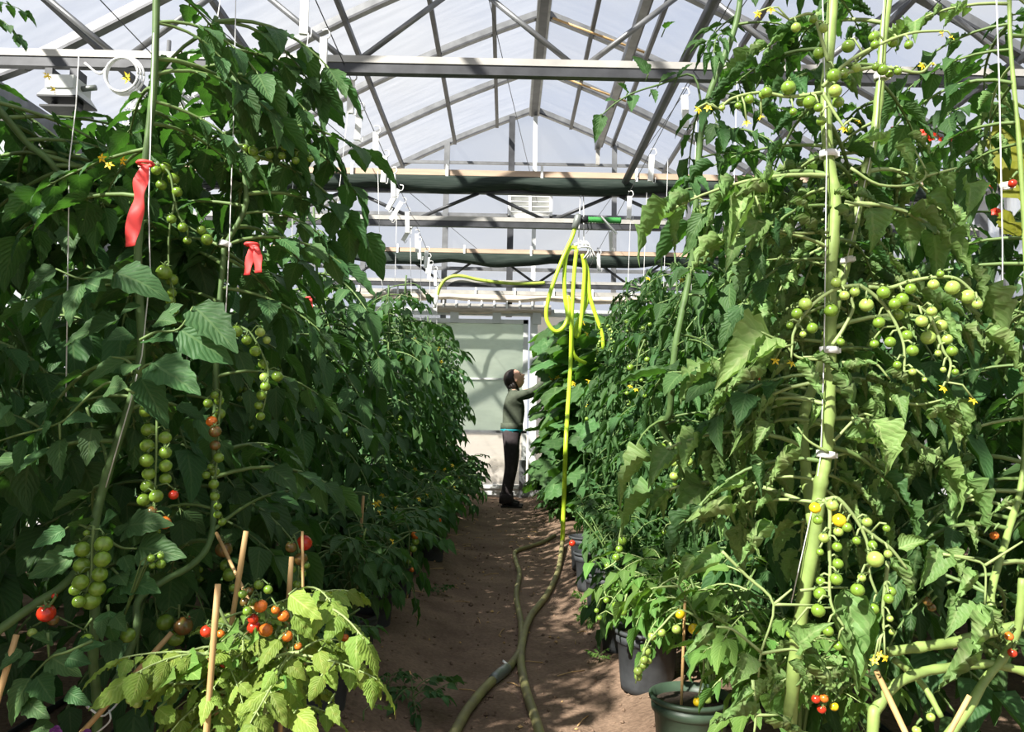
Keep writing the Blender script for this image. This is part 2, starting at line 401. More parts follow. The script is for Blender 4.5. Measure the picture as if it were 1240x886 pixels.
MB().box((XL, YG-.08, 0), (XR, YG+.04, .06)).build('base_rail', 'door_frame', wf)

# louvre box set in the gable
c = P(642, 246, YG-.1)
lv = struct('window_1', loc=c)
for a, b_ in (((-.32, -.03, -.22), (-.28, .03, .2)), ((.28, -.03, -.22), (.32, .03, .2)), ((-.32, -.03, .17), (.32, .03, .21)), ((-.32, -.03, -.23), (.32, .03, -.19)), ((-.02, -.04, -.2), (.02, -.01, .2))):
    MB().box(a, b_).build('louvre_frame', 'white_plastic', lv)
for k in range(5):
    z = -.15+.075*k
    MB().bar((-.28, 0, z), (.28, 0, z), .07, .012, V((0, .75, 1))).build('louvre_slat', 'white_plastic', lv)
MB().box((-.3, .03, -.2), (.3, .035, .2)).build('louvre_back', 'paint_grey', lv)

# sliding door: greenish sheet over a pale lower sheet
dr = struct('door_1', loc=(0, YG-.12, 0))
dx0, dx1 = -1.55, .30
for nm, a, b_, mt_ in (('door_sheet', (dx0, 0, 1.66), (dx1, .012, 2.46), 'sheet_door'), ('door_sheet', (dx0, 0, .92), (dx1, .012, 1.64), 'sheet_door'),
                       ('door_sheet', (dx0, 0, .18), (dx1, .012, .90), 'sheet_white'), ('kick_board', (dx0, 0, .03), (dx1, .012, .13), 'door_frame'),
                       ('door_stile', (dx1-.07, -.03, .02), (dx1, .02, 2.50), 'door_frame'), ('door_stile', (dx0, -.03, .02), (dx0+.07, .02, 2.5), 'door_frame'),
                       ('door_rail', (dx0, -.03, 2.44), (dx1, .02, 2.50), 'door_frame'), ('door_rail', (dx0, -.025, 1.64), (dx1, .015, 1.665), 'door_frame'),
                       ('door_rail', (dx0, -.03, .895), (dx1, .02, .93), 'galvanised'), ('door_rail', (dx0, -.03, .12), (dx1, .02, .17), 'paint_grey')):
    MB().box(a, b_).build(nm, mt_, dr)
MB().box((dx1+.03, -.03, 0), (dx1+.13, .05, 2.5)).build('door_jamb', 'door_frame', dr)
MB().box((.20, -.09, 0), (.29, -.04, .52)).build('door_post', 'galvanised', dr)
for x in (-.75, -.15, .42): MB().box((x-.06, -.05, 2.44), (x+.06, 0, 2.64)).build('door_hanger', 'paint_grey', dr)

# ================================================================== ROOF TRUSSES
TL = ['galvanised lattice roof truss carrying the grey box fixture and cable coil',
      'dark lattice roof truss from which the lime green hose loops hang',
      'lattice roof truss with a yellow-green hose draped over it by the sliding door']
for ti, y in enumerate(TRUSS):
    zb, zt = ((2.975, 3.46), (2.92, 3.21), (2.90, 3.33))[ti]
    t_ = thing('roof_truss', TL[ti], 'truss', (RX, y, zb), 'lattice trusses across the greenhouse')
    MB().box((-4.2, -.03, -.004), (4.2, .03, .035)).build('bottom_chord', 'steel_pale', t_)
    MB().box((-4.2, -.024, -.058), (4.2, .024, -.004)).build('chord_flange', 'steel_dark', t_)
    MB().box((-4.2, -.025, zt-zb-.025), (4.2, .025, zt-zb+.025)).build('top_chord', 'steel_dark', t_)
    p = 1.26; x0 = P(702, 80, 4.2).x-RX
    k0 = -4
    for k in range(-4, 4):
        xb = x0+k*p
        for s in (-1, 1):
            a, b_ = V((xb+s*.05, 0, .03)), V((xb+s*(p/2-.04), 0, zt-zb-.02))
            if abs(a.x) < 4.2 and abs(b_.x) < 4.2: MB().tube([a, b_], .017, 8).build('diagonal', 'galvanised' if ti == 0 else 'steel_dark', t_)
    for x in (-4.15, 4.15): MB().box((x-.04, -.04, -zb), (x+.04, .04, zt-zb+.1)).build('column', 'galvanised', t_)

# furled shade cloth on wooden rails
def curtain(y, z, x0, x1, drop, label, mat, seed, rail='wood_rail'):
    R = random.Random(seed)
    c_ = thing('shade_curtain', label, 'curtain', (0, y, z))
    MB().box((x0, -.03, 0), (x1, .03, .055)).build('rail', rail, c_)
    mb = MB(); vs = []; fs = []; n = 90; m_ = 12
    for i in range(n+1):
        x = x0+(x1-x0)*i/n
        d = drop*(.72+.38*abs(sin(x*2.3+seed))+.12*noise.noise(V((x*2.5, seed, 0))))
        for j in range(m_):
            a = 2*pi*j/m_; fold = 1+.22*sin(j*2.1+x*1.1+3*noise.noise(V((x*.9, j*.7, seed))))
            vs.append((x, -.0+cos(a)*.075*fold, -.0-d/2+sin(a)*d/2*(.85+.15*fold)))
    for i in range(n):
        for j in range(m_): fs.append((i*m_+j, i*m_+(j+1) % m_, (i+1)*m_+(j+1) % m_, (i+1)*m_+j))
    mb.add(vs, fs).build('cloth', mat, c_)
    for k in range(9):
        x = x0+(x1-x0)*(k+.5)/9
        MB().box((x-.012, -.05, -.03), (x+.012, -.032, .10)).build('rail_clip', 'white_plastic', c_)
    return c_
curtain(7.24, 3.33, -3.7, 4.3, .145, 'furled dark shade cloth under a wooden rail before the hose truss', 'shade_cloth', 3)
curtain(10.345, 3.285, -3.7, 4.3, .16, 'furled dark shade cloth under a wooden rail nearest the sliding door', 'shade_cloth', 8)
curtain(11.11, 2.86, -2.4, 2.6, .10, 'beige furled cloth roll resting above the sliding door header', 'cloth_beige', 5, 'steel_pale')
curtain(11.07, 2.66, -1.0, .62, .08, 'short beige rolled cloth hanging crookedly over the sliding door', 'cloth_beige', 12, 'steel_pale')

# ================================================================== FOLIAGE LIBRARY
def leaflet(mb, M, Ln, W, roll=.5, droop=.2, crink=.02, nst=7, seed=0, mat=0, fat=False):
    R = random.Random(seed); us = (-1, -.55, 0, .55, 1); vs = []; uv = []; fs = []
    ph = R.uniform(0, 6); lob = R.uniform(.06, .13)
    for i in range(nst+1):
        t_ = i/nst
        wd = sin(pi*t_**(.55 if fat else .60))**.72*(1-.22*t_) if 0 < i < nst else .03
        if 0 < i < nst:
            if nst >= 9: wd *= 1+(lob if not fat else .04)*sin(t_*26+ph)+.02*(-1)**i
            else: wd *= (1.06 if i % 2 else .95) if not fat else 1
        a = roll*(.7+.5*t_); a = a if abs(a) > .02 else .02
        for u in us:
            x = W*wd*sin(a*u)/a; z = W*wd*(1-cos(a*u))/a - droop*Ln*t_*t_
            y = Ln*t_*(1-.06*abs(droop)) + .03*Ln*abs(u)*(1-t_)
            nn = crink*Ln*(noise.noise(V((x*9/Ln, y*9/Ln, seed*1.7)))*1.6+(.35 if (i % 2) else -.35)*abs(u))
            vs.append(M @ V((x, y, z+nn))); uv.append((u*.5+.5, t_))
    for i in range(nst):
        for j in range(4): fs.append((i*5+j, i*5+j+1, i*5+j+6, i*5+j+5))
    mb.add(vs, fs, mat, uv)
def leaf_layout(seed, droop=.35, pairs=3, curl=0):
    """unit-long compound tomato leaf along +Y: rachis points and (matrix, length, width) of its leaflets"""
    R = random.Random(seed); sw = R.uniform(-.18, .18)
    def r(s): return V((sw*s*s, s*(1-.25*droop*s), .22*s-droop*s*s*1.15))
    rach = [r(i/7) for i in range(8)]
    lf = []
    def put(s, side, size):
        tg = (r(min(1, s+.03))-r(s-.03)).normalized(); up = V((0, 0, 1))
        if side: 
            d = (Matrix.Rotation(-side*rad(R.uniform(48, 72)), 3, 'Z') @ tg)
            d.z -= R.uniform(.05, .45)
        else: d = tg+V((0, 0, -.15))
        n = V((R.uniform(-.35, .35), R.uniform(-.35, .35), 1))
        lf.append((frame(r(s)+d.normalized()*.03, d, n), size, size*R.uniform(.29, .36)))
    put(1.0, 0, .40)
    for k in range(pairs):
        s = .42+.5*k/max(1, pairs-1) if pairs > 1 else .7
        for sd_ in (-1, 1): put(s+R.uniform(-.03, .03), sd_, R.uniform(.25, .35)*(1.0 if k else .9))
    for s in (.33, .56, .80):
        if R.random() < .75: put(s, R.choice((-1, 1)), .11)
    return rach, lf
def compound(seed, mats, roll, droop, crink, pairs=3):
    rach, lf = leaf_layout(seed, droop, pairs); mb = MB()
    mb.tube(rach, (.016, .007), 4, 1, cap=False)
    for k, (M, l_, w_) in enumerate(lf):
        rr = random.Random(seed*31+k)
        leaflet(mb, M, l_, w_, roll*rr.uniform(.6, 1.3), rr.uniform(.1, .45), crink, 6 if l_ > .2 else 4, seed*17+k)
        mb.tube([M @ V((0, -.035, 0)), M @ V((0, .01, 0))], .006, 3, 1, cap=False)
    return mb.mesh('leaf', mats)
STY = {  # style: materials, roll, crinkle
    'dark': (('leaf_dark', 'stalk'), .55, .02), 'mid': (('leaf_mid', 'stalk'), .9, .03), 'curl': (('leaf_pale', 'stalk_pale'), 2.7, .085),
    'midcurl': (('leaf_mid', 'stalk'), 2.4, .07), 'yellow': (('leaf_yellow', 'stalk_pale'), -.7, .05), 'light': (('leaf_light', 'stalk_pale'), .6, .035)}
CMP = {k: [compound(i*7+len(k), list(m_), ro, .20+.085*i, cr) for i in range(6)] for k, (m_, ro, cr) in STY.items()}
LFT = {}
for k, (m_, ro, cr) in STY.items():
    LFT[k] = []
    for i in range(6):
        mb = MB(); rr = random.Random(i+50)
        leaflet(mb, Matrix(), 1.0, (.31+.04*(i % 3))*(1.3 if 'curl' in k else 1), ro*rr.uniform(.5, 1.35), rr.uniform(.05, .45), cr, 16, i*3+1)
        LFT[k].append(mb.mesh('leaflet', [m_[0]]))
    mb = MB(); leaflet(mb, Matrix(), 1.0, .47, .4, .15, .02, 10, 77, 0, True); LFT[k].append(mb.mesh('leaflet', [m_[0]]))   # small round one
# cucumber leaf: broad, shallowly lobed
def palmate(seed, mat, cup=.12, lobes=5):
    mb = MB(); vs = [V((0, 0, 0))]; uv = [(.5, 0)]; fs = []; n = 30; rings = 4
    for k in range(1, rings+1):
        for j in range(n):
            a = -pi+2*pi*(j+.5)/n                       # 0 = tip direction (+Y); +-pi = petiole notch
            base = .50*(1+.13*cos(lobes*a))*(1+.05*(-1)**j)
            base *= (1-.75*max(0, (abs(a)-2.55)/.6)); base *= 1+.10*cos(a)
            q = base*k/rings
            x, y = sin(a)*q, cos(a)*q
            z = -cup*(q*q)*3+.05*noise.noise(V((x*5, y*5, seed)))+.035*cos(lobes*a)*k/rings
            vs.append(V((x, y, z))); uv.append((.5+.5*abs(((a*lobes/(2*pi)) % 1)-.5)*2*k/rings, q))
    for j in range(n): fs.append((0, 1+j, 1+(j+1) % n))
    for k in range(rings-1):
        for j in range(n): a0 = 1+k*n; fs.append((a0+j, a0+n+j, a0+n+(j+1) % n, a0+(j+1) % n))
    mb.add(vs, fs, 0, uv); return mb.mesh('leaf', [mat])
CUC = [palmate(i, 'leaf_cucumber', .10+.05*i) for i in range(4)]
# fruit: unit-radius tomato with a green star of sepals
def tomato(mat, seed):
    mb = MB(); prof = [(.02, .80), (.30, .90), (.62, .72), (.90, .36), (1.0, 0), (.93, -.36), (.70, -.68), (.36, -.88), (.02, -.94)]
    mb.lathe(prof, 14)
    for k in range(5):
        a = 2*pi*k/5+seed; d = V((cos(a), sin(a), 0)); s = V((-sin(a), cos(a), 0))
        q = [V((0, 0, .88))+s*.10, V((0, 0, .88))-s*.10, d*.45-s*.10+V((0, 0, 1.02)), d*.45+s*.10+V((0, 0, 1.02)), d*.95+V((0, 0, 1.12+.2*sin(k*2+seed)))]
        mb.add(q, [(0, 1, 2, 3), (3, 2, 4)], 1)
    mb.tube([(0, 0, .84), (.06, 0, 1.35)], .09, 5, 1)
    return mb.mesh('tomato', [mat, 'stalk'])
TOM = {k: [tomato('tomato_'+v, i) for i in range(2)] for k, v in dict(g='green', p='pale', r='red', o='orange', y='yellow', b='brown').items()}
def flower(mat, n=5, ln=1.0, wd=.24):
    mb = MB()
    for k in range(n):
        a = 2*pi*k/n; d = V((cos(a), sin(a), 0)); s = V((-sin(a), cos(a), 0))
        mb.add([d*.1-s*.08, d*.1+s*.08, d*ln*.5+s*wd+V((0, 0, .12)), d*ln*.5-s*wd+V((0, 0, .12)), d*ln-V((0, 0, .15))], [(0, 1, 2, 3), (3, 2, 4)], 0)
    mb.lathe([(.16, 0), (.13, .3), (.02, .5)], 6, mat=0); mb.lathe([(.05, -.7), (.12, -.1), (.1, 0)], 5, mat=1)
    return mb.mesh('flower', [mat, 'stalk'])
FLO = flower('petal_yellow'); RED = flower('petal_red', 5, .8, .5)

# places kept open so that fruit, stems and pots stay in view: photo box and the depth in front of which no ordinary leaf grows
OPEN = [(78, 628, 140, 742, 1.66), (160, 482, 216, 655, 1.74), (234, 462, 292, 645, 1.86), (262, 378, 352, 520, 1.93), (236, 690, 372, 792, 1.52), (155, 825, 190, 860, 1.5), (182, 190, 268, 356, 1.92), (150, 192, 186, 302, 1.8), (288, 284, 326, 340, 2.0),
        (184, 735, 236, 786, 2.12), (256, 648, 300, 712, 2.12), (338, 636, 390, 710, 2.2), (40, 725, 75, 760, 1.7), (296, 170, 380, 205, 2.0),
        (986, -40, 1026, 690, 1.72), (942, 312, 1192, 452, 1.66), (978, 600, 1100, 780, 1.62), (866, 20, 1100, 160, 1.66), (1196, 140, 1250, 292, 2.4), (1050, 745, 1250, 880, 1.74), (1206, -20, 1220, 420, 1.9),
        (742, 776, 800, 850, 2.75), (786, 822, 826, 900, 2.35), (420, 792, 446, 870, 2.6), (620, 620, 690, 900, 6), (160, 700, 420, 900, 1.37), (672, 380, 696, 700, 7.4), (655, 262, 735, 440, 7.2), (245, 640, 300, 886, 1.37),
        (700, 60, 790, 255, 6.0), (655, 150, 735, 330, 6.5), (60, 60, 165, 135, 4.0), (100, 440, 168, 640, 1.74), (1050, 60, 1240, 100, 1.5),
        (800, 700, 850, 800, 2.2), (600, 440, 634, 615, 9.9), (600, 440, 644, 482, 9.9)]
def blocked(p):
    u, v = proj(p)
    for a, b_, c, d, yy in OPEN:
        if a < u < c and b_ < v < d and p.y < yy: return True
    return False
def mat_of(M, s): return M @ Matrix.Diagonal((s, s, s, 1))
def put_leaf(root, pos, dirv, length, style, R, hero=False, up=V((0, 0, 1))):
    """a compound leaf at world pos pointing along dirv; near ones carry every leaflet as a sub-part"""
    e = V(dirv).normalized()*length
    if any(blocked(V(pos)+e*k-V((0, 0, .28*length*k*k))) for k in (.3, .65, 1.0, 1.25)): return None
    M = frame(V(pos)-root.location, dirv, up)
    if not hero:
        return inst('leaf', R.choice(CMP[style]), root, mat_of(M, length))
    rach, lf = leaf_layout(R.randrange(1, 10**6), R.uniform(.15, .6), 3)
    mb = MB(); mb.tube(rach, (.018, .007), 5, 0, cap=False)
    for (m_, l_, w_) in lf: mb.tube([m_ @ V((0, -.035, 0)), m_ @ V((0, .01, 0))], .007, 4, 0, cap=False)
    lo = inst('leaf', mb.mesh('leaf', [STY[style][0][1]]), root, mat_of(M, length))
    for (m_, l_, w_) in lf:
        me = LFT[style][R.randrange(6)] if l_ > .2 else LFT[style][6]
        inst('leaflet', me, lo, mat_of(m_, l_))
    return lo
def put_truss(root, stalks, fruits, R, r0=.0035, mat='stalk', flowers=()):
    """fruit truss from world polylines; fruits = [(world pos, radius, kind)] each on its own pedicel"""
    off = root.location.copy(); mb = MB(); allp = []
    for st in stalks:
        sp = spline(st, 6); allp += sp; mb.tube(sp, (r0, r0*.6), 5)
    for pos, r, k in list(fruits)+[(f, .004, 'f') for f in flowers]:
        top = pos+V((0, 0, r*1.15))
        if allp:
            q = min(allp, key=lambda p: (p-top-V((0, 0, .006))).length)
            if (q-top).length < .16: mb.tube([q, q.lerp(top, .6)+V((0, 0, .25*(q-top).length)), top], r0*.5, 4)
    to = mb.build('fruit_truss', mat, root, off)
    for pos, r, k in fruits:
        M = Matrix.Translation(pos-off) @ Euler((R.uniform(-.5, .5), R.uniform(-.5, .5), R.uniform(0, 6))).to_matrix().to_4x4()
        inst('tomato', R.choice(TOM[k]), to, mat_of(M, r))
    for pos in flowers:
        M = Matrix.Translation(pos-off) @ Euler((R.uniform(.3, 1.6), R.uniform(-.6, .6), R.uniform(-.6, .6))).to_matrix().to_4x4()
        inst('flower', FLO, to, mat_of(M, .0105))
    return to
def hang_truss(root, pos, n, R, ln=.2, r=.014, kinds='gggp'):
    """an ordinary hanging fruit truss on a row plant"""
    pos = V(pos); a = R.uniform(0, 6.28); d = V((cos(a), sin(a), 0))
    st = [pos, pos+d*.05+V((0, 0, .01)), pos+d*.08-V((0, 0, ln*.45)), pos+d*.085-V((0, 0, ln))]
    sp = spline(st, 4); fr = []
    for i in range(n):
        c = sp[-1].lerp(sp[4], i/max(1, n-1)); b_ = R.uniform(0, 6.28)
        rr = r*(.65+.5*i/max(1, n-1)); fr.append((c+V((cos(b_), sin(b_), -.3))*rr*1.5, rr, R.choice(kinds)))
    return put_truss(root, [st], fr, R, .003)
def row_plant(name, label, cat, group, x, y, h, nleaf, style, seed, size=.38, fruits=2, lean=(0, 0), stem_r=.011, smat='stem_dark', zlo=.25, hero=False, kinds='gggp', flow=2, tilt=-.15, avoid=None):
    R = random.Random(seed); z0 = soil(x, y)
    root = thing(name, label, cat, (x, y, z0), group)
    pts = [V((x, y, z0-.02))]; q = V((x, y, z0)); ph = R.uniform(0, 6)
    K = 6
    for i in range(1, K+1):
        s = i/K; pts.append(V((x+lean[0]*s+.06*sin(ph+3.1*s)*min(1, s*2), y+lean[1]*s+.05*cos(ph+2.6*s), z0+h*s)))
    sp = spline(pts, 5); mb = MB(); mb.tube(sp, (stem_r, stem_r*.5), 7)
    mb.build('stem', smat, root, root.location)
    a = R.uniform(0, 6.28)
    for i in range(nleaf):
        s = (i+R.random())/nleaf; zz = zlo/h+(1-zlo/h)*s
        p = sp[min(len(sp)-1, int(zz*(len(sp)-1)))]
        a += 2.4+R.uniform(-.5, .5)
        ln = size*R.uniform(.75, 1.25)*(1 if s < .85 else .7)
        d = V((cos(a), sin(a), R.uniform(tilt-.25, tilt+.35)))
        if avoid and d.x*avoid > 0: ln *= .9
        put_leaf(root, p, d, ln, style, R, hero)
    for i in range(fruits):
        p = sp[int(R.uniform(.25, .9)*(len(sp)-1))]
        hang_truss(root, p+V((avoid*.05 if avoid else 0, 0, 0)), R.randint(5, 9), R, R.uniform(.15, .26), R.uniform(.012, .016), kinds)
    for i in range(flow):
        p = sp[int(R.uniform(.6, .98)*(len(sp)-1))]; b_ = R.uniform(0, 6.28)
        M = Matrix.Translation(p+V((cos(b_)*.12, sin(b_)*.12, .02))-root.location) @ Euler((R.uniform(.3, 1.5), 0, R.uniform(0, 6))).to_matrix().to_4x4()
        inst('flower', FLO, root, mat_of(M, .02))
    return root, sp
def pot(x, y, r, h, mat, label, tilt=0, sink=.02):
    z0 = soil(x, y)-sink
    p_ = thing('plant_pot', label, 'pot', (x, y, z0), 'nursery pots along the path')
    prof = [(.001, 0), (r*.80, 0), (r*.82, .02), (r*.92, h*.78), (r*.99, h*.80), (r*1.0, h*.90), (r*.965, h*.905), (r*.97, h*.94), (r*1.05, h*.95), (r*1.06, h), (r*.99, h+.003), (r*.93, h*.86)]
    MB().lathe(prof, 32).build('pot_wall', mat, p_)
    MB().lathe([(r*.94, h*.88), (r*.5, h*.90), (.001, h*.89)], 20).build('potting_soil', 'potting_soil', p_)
    return p_
def bush(name, label, cat, group, x, y, z, rad_, h, n, style, seed, size=.2, hero=False, fruits=(), smat='stalk'):
    """low spreading plant: several stems from one base, leaves all over"""
    R = random.Random(seed); root = thing(name, label, cat, (x, y, z), group); tips = []
    for k in range(7):
        a = 2*pi*k/7+R.uniform(-.3, .3); e = rad_*R.uniform(.45, .8)
        st = [V((x, y, z-.03)), V((x+cos(a)*e*.35, y+sin(a)*e*.35, z+h*.5)), V((x+cos(a)*e, y+sin(a)*e, z+h*R.uniform(.6, .95)))]
        sp = spline(st, 5); tips.append(sp); MB().tube(sp, (.006, .003), 5).build('stem', smat, root, root.location)
    for i in range(n):
        sp = R.choice(tips); p = sp[R.randrange(3, len(sp))]; a = R.uniform(0, 6.28)
        o_ = V((p.x-x, p.y-y, 0)); o_ = o_.normalized() if o_.length > .01 else V((1, 0, 0))
        d = o_*R.uniform(0, 1)+V((cos(a), sin(a), R.uniform(-.35, .5)))
        put_leaf(root, p, d, size*R.uniform(.7, 1.25), style, R, hero)
    return root

# ================================================================== ROWS OF STAKED TOMATO PLANTS
R0 = random.Random(11)
ORD = ['first', 'second', 'third', 'fourth', 'fifth', 'sixth', 'seventh', 'eighth', 'ninth', 'tenth', 'eleventh', 'twelfth', 'thirteenth', 'fourteenth', 'fifteenth', 'sixteenth', 'seventeenth', 'eighteenth', 'nineteenth', 'twentieth']
def ordinal_labels(objs, fmt):
    """name each of a row by its rank counted from the sliding door"""
    for k, o_ in enumerate(sorted(objs, key=lambda q: -q.matrix_basis.translation.y)): o_['label'] = fmt % ORD[k]
ROW1 = []; ROW2 = []; ROW3 = []; ROW4 = []; ROW5 = []; ROW6 = []; CUCS = []; BUSH = []; BUSH2 = []; BUSH3 = []; PTS = []
LROW = 'tall dark-leaved tomato plant in the row behind the low potted bushes'
LG = 'tomato plants of the dark-leaved front row'
y = 2.42; k = 0; ROWL = []
while y < 9.9:
    x = -1.0+R0.uniform(-.06, .06)-(.06 if y < 3 else 0)+(.20 if y > 4.5 else 0)
    h = R0.uniform(1.72, 2.0) if y > 2.8 else 2.1
    n = 66 if y < 5 else 74
    ROWL.append((x, y))
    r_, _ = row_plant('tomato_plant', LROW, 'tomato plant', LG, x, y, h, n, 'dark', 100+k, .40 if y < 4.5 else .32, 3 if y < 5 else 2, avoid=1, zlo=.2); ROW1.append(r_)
    y += R0.uniform(.40, .52); k += 1
LB = 'dark-leaved tomato plant in the back row behind the red-ribboned plants'
for k in range(13):
    x, y = -2.0+R0.uniform(-.1, .1), 1.9+.62*k
    ROW2.append(row_plant('tomato_plant', LB, 'tomato plant', 'tomato plants of the dark-leaved back row', x, y, R0.uniform(1.85, 2.15), 50, 'dark', 200+k, .46, 1, flow=1)[0])
for k in range(7):
    x, y = -2.9+R0.uniform(-.1, .1), 3.2+.9*k
    ROW3.append(row_plant('tomato_plant', 'dark-leaved tomato plant in the outermost row against the translucent side wall', 'tomato plant', 'tomato plants by the side wall', x, y, R0.uniform(1.8, 2.2), 36, 'dark', 240+k, .52, 0, flow=0)[0])
# unseen tall plants added beside the camera to shade the left side
for k, (x, y) in enumerate(((-1.70, .80), (-1.75, 1.2), (-1.85, 1.6), (-2.3, .85), (-2.35, 1.4))):
    row_plant('tomato_plant', 'unseen very tall tomato plant added beside the viewpoint to shade the red-ribboned plants', 'tomato plant', 'tall plants added beside the viewpoint for shade', x, y, 2.6, 60, 'dark', 270+k, .42, 0, flow=0)

RROW = 'tall curled-leaf tomato plant in the row behind the black pots'
RG = 'tomato plants of the row behind the black pots'
y = 2.35; k = 0
while y < 7.0:
    x = 1.03+R0.uniform(-.06, .06)-(.05 if y > 4 else 0)
    ROW4.append(row_plant('tomato_plant', RROW, 'tomato plant', RG, x, y, R0.uniform(1.78, 1.95) if y < 4.5 else R0.uniform(1.9, 2.05), 72, 'midcurl' if k % 3 else 'mid', 300+k, .36, 3, avoid=-1, zlo=.22, smat='stem_dark')[0])
    y += R0.uniform(.40, .5); k += 1
for k in range(12):
    x, y = 1.95+R0.uniform(-.12, .12), 2.0+.62*k
    ROW5.append(row_plant('tomato_plant', 'tomato plant in the back row behind the curled-leaf plants', 'tomato plant', 'tomato plants behind the curled-leaf row', x, y, R0.uniform(1.8, 2.05), 50, 'mid', 340+k, .45, 1, flow=1)[0])
for k in range(6):
    x, y = 3.1+R0.uniform(-.1, .1), 3.4+1.0*k
    ROW6.append(row_plant('tomato_plant', 'tomato plant in the outermost row by the side wall behind red-flowered vines', 'tomato plant', 'outermost tomato plants', x, y, R0.uniform(1.7, 2.0), 34, 'mid', 370+k, .5, 0, flow=0)[0])

# cucumber vines where the person is reaching
def cucumber(x, y, h, n, seed, label):
    R = random.Random(seed); z0 = soil(x, y); root = thing('cucumber_vine', label, 'cucumber plant', (x, y, z0), 'cucumber vines by the person')
    pts = [V((x, y, z0))]+[V((x+R.uniform(-.06, .06), y+R.uniform(-.06, .06), z0+h*i/5)) for i in range(1, 6)]
    sp = spline(pts, 5); MB().tube(sp, (.012, .006), 6).build('stem', 'stem_dark', root, root.location)
    a = 0
    for i in range(n):
        p = sp[int((.12+.86*i/n)*(len(sp)-1))]; a += 2.4+R.uniform(-.4, .4)
        d = V((cos(a), sin(a), .15)); ln = R.uniform(.16, .40); e = p+d*ln-V((0, 0, .03))
        if blocked(e) or blocked(e+d*.12-V((0, 0, .12))) or blocked(e+V((-.08, 0, 0))): continue
        lf = MB().tube([p, p.lerp(e, .5)+V((0, 0, .03)), e], .006, 4).build('petiole', 'stalk', root, root.location)
        f = V((d.x, d.y, R.uniform(-1.2, -.1)))
        inst('leaf', R.choice(CUC), root, mat_of(frame(e-root.location, f, V((d.x*.9, d.y*.9, .7))), R.uniform(.24, .40)))
    for i in range(4):
        p = sp[int(R.uniform(.4, .95)*(len(sp)-1))]; b_ = R.uniform(2.2, 4.2)
        inst('flower', FLO, root, mat_of(Matrix.Translation(p+V((cos(b_)*.22, sin(b_)*.22, .0))-root.location) @ Euler((1.0, 0, R.uniform(0, 6))).to_matrix().to_4x4(), .04))
    return root
for k, (x, y, h) in enumerate(((.90, 7.1, 1.9), (.82, 7.6, 2.05), (.74, 8.1, 2.1), (.68, 8.65, 2.1), (.66, 9.15, 2.15), (.80, 9.8, 2.1), (.98, 10.5, 2.0))):
    CUCS.append(cucumber(x, y, h, 60, 400+k, 'broad-leaved cucumber vine'))

# ================================================================== LOW POTTED BUSHES ALONG THE PATH
for k in range(11):
    y = 3.05+.60*k; x = -.58+R0.uniform(-.04, .05)+(.05 if y > 5 else 0); z0 = soil(x, y)
    if k < 5: PTS.append(pot(x-.03, y, .12, .19, 'pot_black', 'black nursery pot nearly hidden under low bushes across from the hose'))
    r_ = bush('potted_bush', 'low bushy dwarf tomato in a pot at the edge of the soil path', 'dwarf tomato', 'low bushes beside the path', x, y, z0+.2, .26, .34+.08*(k % 3), 58, 'dark' if k % 2 else 'mid', 500+k, .19)
    BUSH.append(r_); R = random.Random(k)
    for i in range(3):
        p = V((x+R.uniform(0, .18), y-R.uniform(0, .15), z0+R.uniform(.35, .62))); inst('flower', FLO, r_, mat_of(Matrix.Translation(p-r_.location) @ Euler((1, 0, R.random()*6)).to_matrix().to_4x4(), .018))
    if k in (1, 3, 6): hang_truss(r_, (x+.16, y-.1, z0+.42), 6, R, .14, .017, 'gggo')
RP = [(.535, 2.95), (.53, 3.5), (.53, 4.1), (.53, 4.7), (.55, 5.3)]
RPL = ['black nursery pot with a cluster of green cherry tomatoes hanging over its rim', 'dark pot in shade just behind the black pot with hanging tomatoes', 'dark pot between two others under curled leaves beside the hose', 'dark pot deep under the leaves near the standing hose', 'dark pot by the foot of the hanging hose', 'small dark pot at the foot of the cucumber vines']
for k, ((x, y), lb) in enumerate(zip(RP, RPL)):
    pot(x, y, .118 if k == 0 else .11, .215 if k == 0 else .22, 'pot_black', lb)
    z0 = soil(x, y)+.17
    q_ = bush('potted_tomato', 'bright green dwarf cherry tomato in the black pot by the sunlit soil' if k == 0 else 'dwarf tomato plant in a dark pot below the curled-leaf row', 'dwarf tomato', None if k == 0 else 'dwarf tomatoes below the curled-leaf row',
         x+.05, y, z0-.03, .25, .36, 70, 'light' if k == 0 else 'mid', 540+k, .17 if k == 0 else .2)
    if k: BUSH2.append(q_)
pot(.535, 2.27, .11, .20, 'pot_green', 'dull green plastic pot partly under pale leaves beside the black pot')
bush('potted_tomato', 'light green cherry tomato with yellow fruit in the dull green pot', 'dwarf tomato', None, .60, 2.27, soil(.6, 2.27)+.17, .24, .36, 60, 'light', 560, .18)
for k, (x, y) in enumerate(((.72, 7.2), (.62, 7.8), (.6, 8.4), (.62, 9.0))):
    BUSH3.append(bush('ground_bush', 'low leafy bush at the foot of the cucumber vines', 'bush', 'bushes under the cucumber vines', x+.05, y, soil(x, y), .24, .38, 44, 'mid', 570+k, .22))

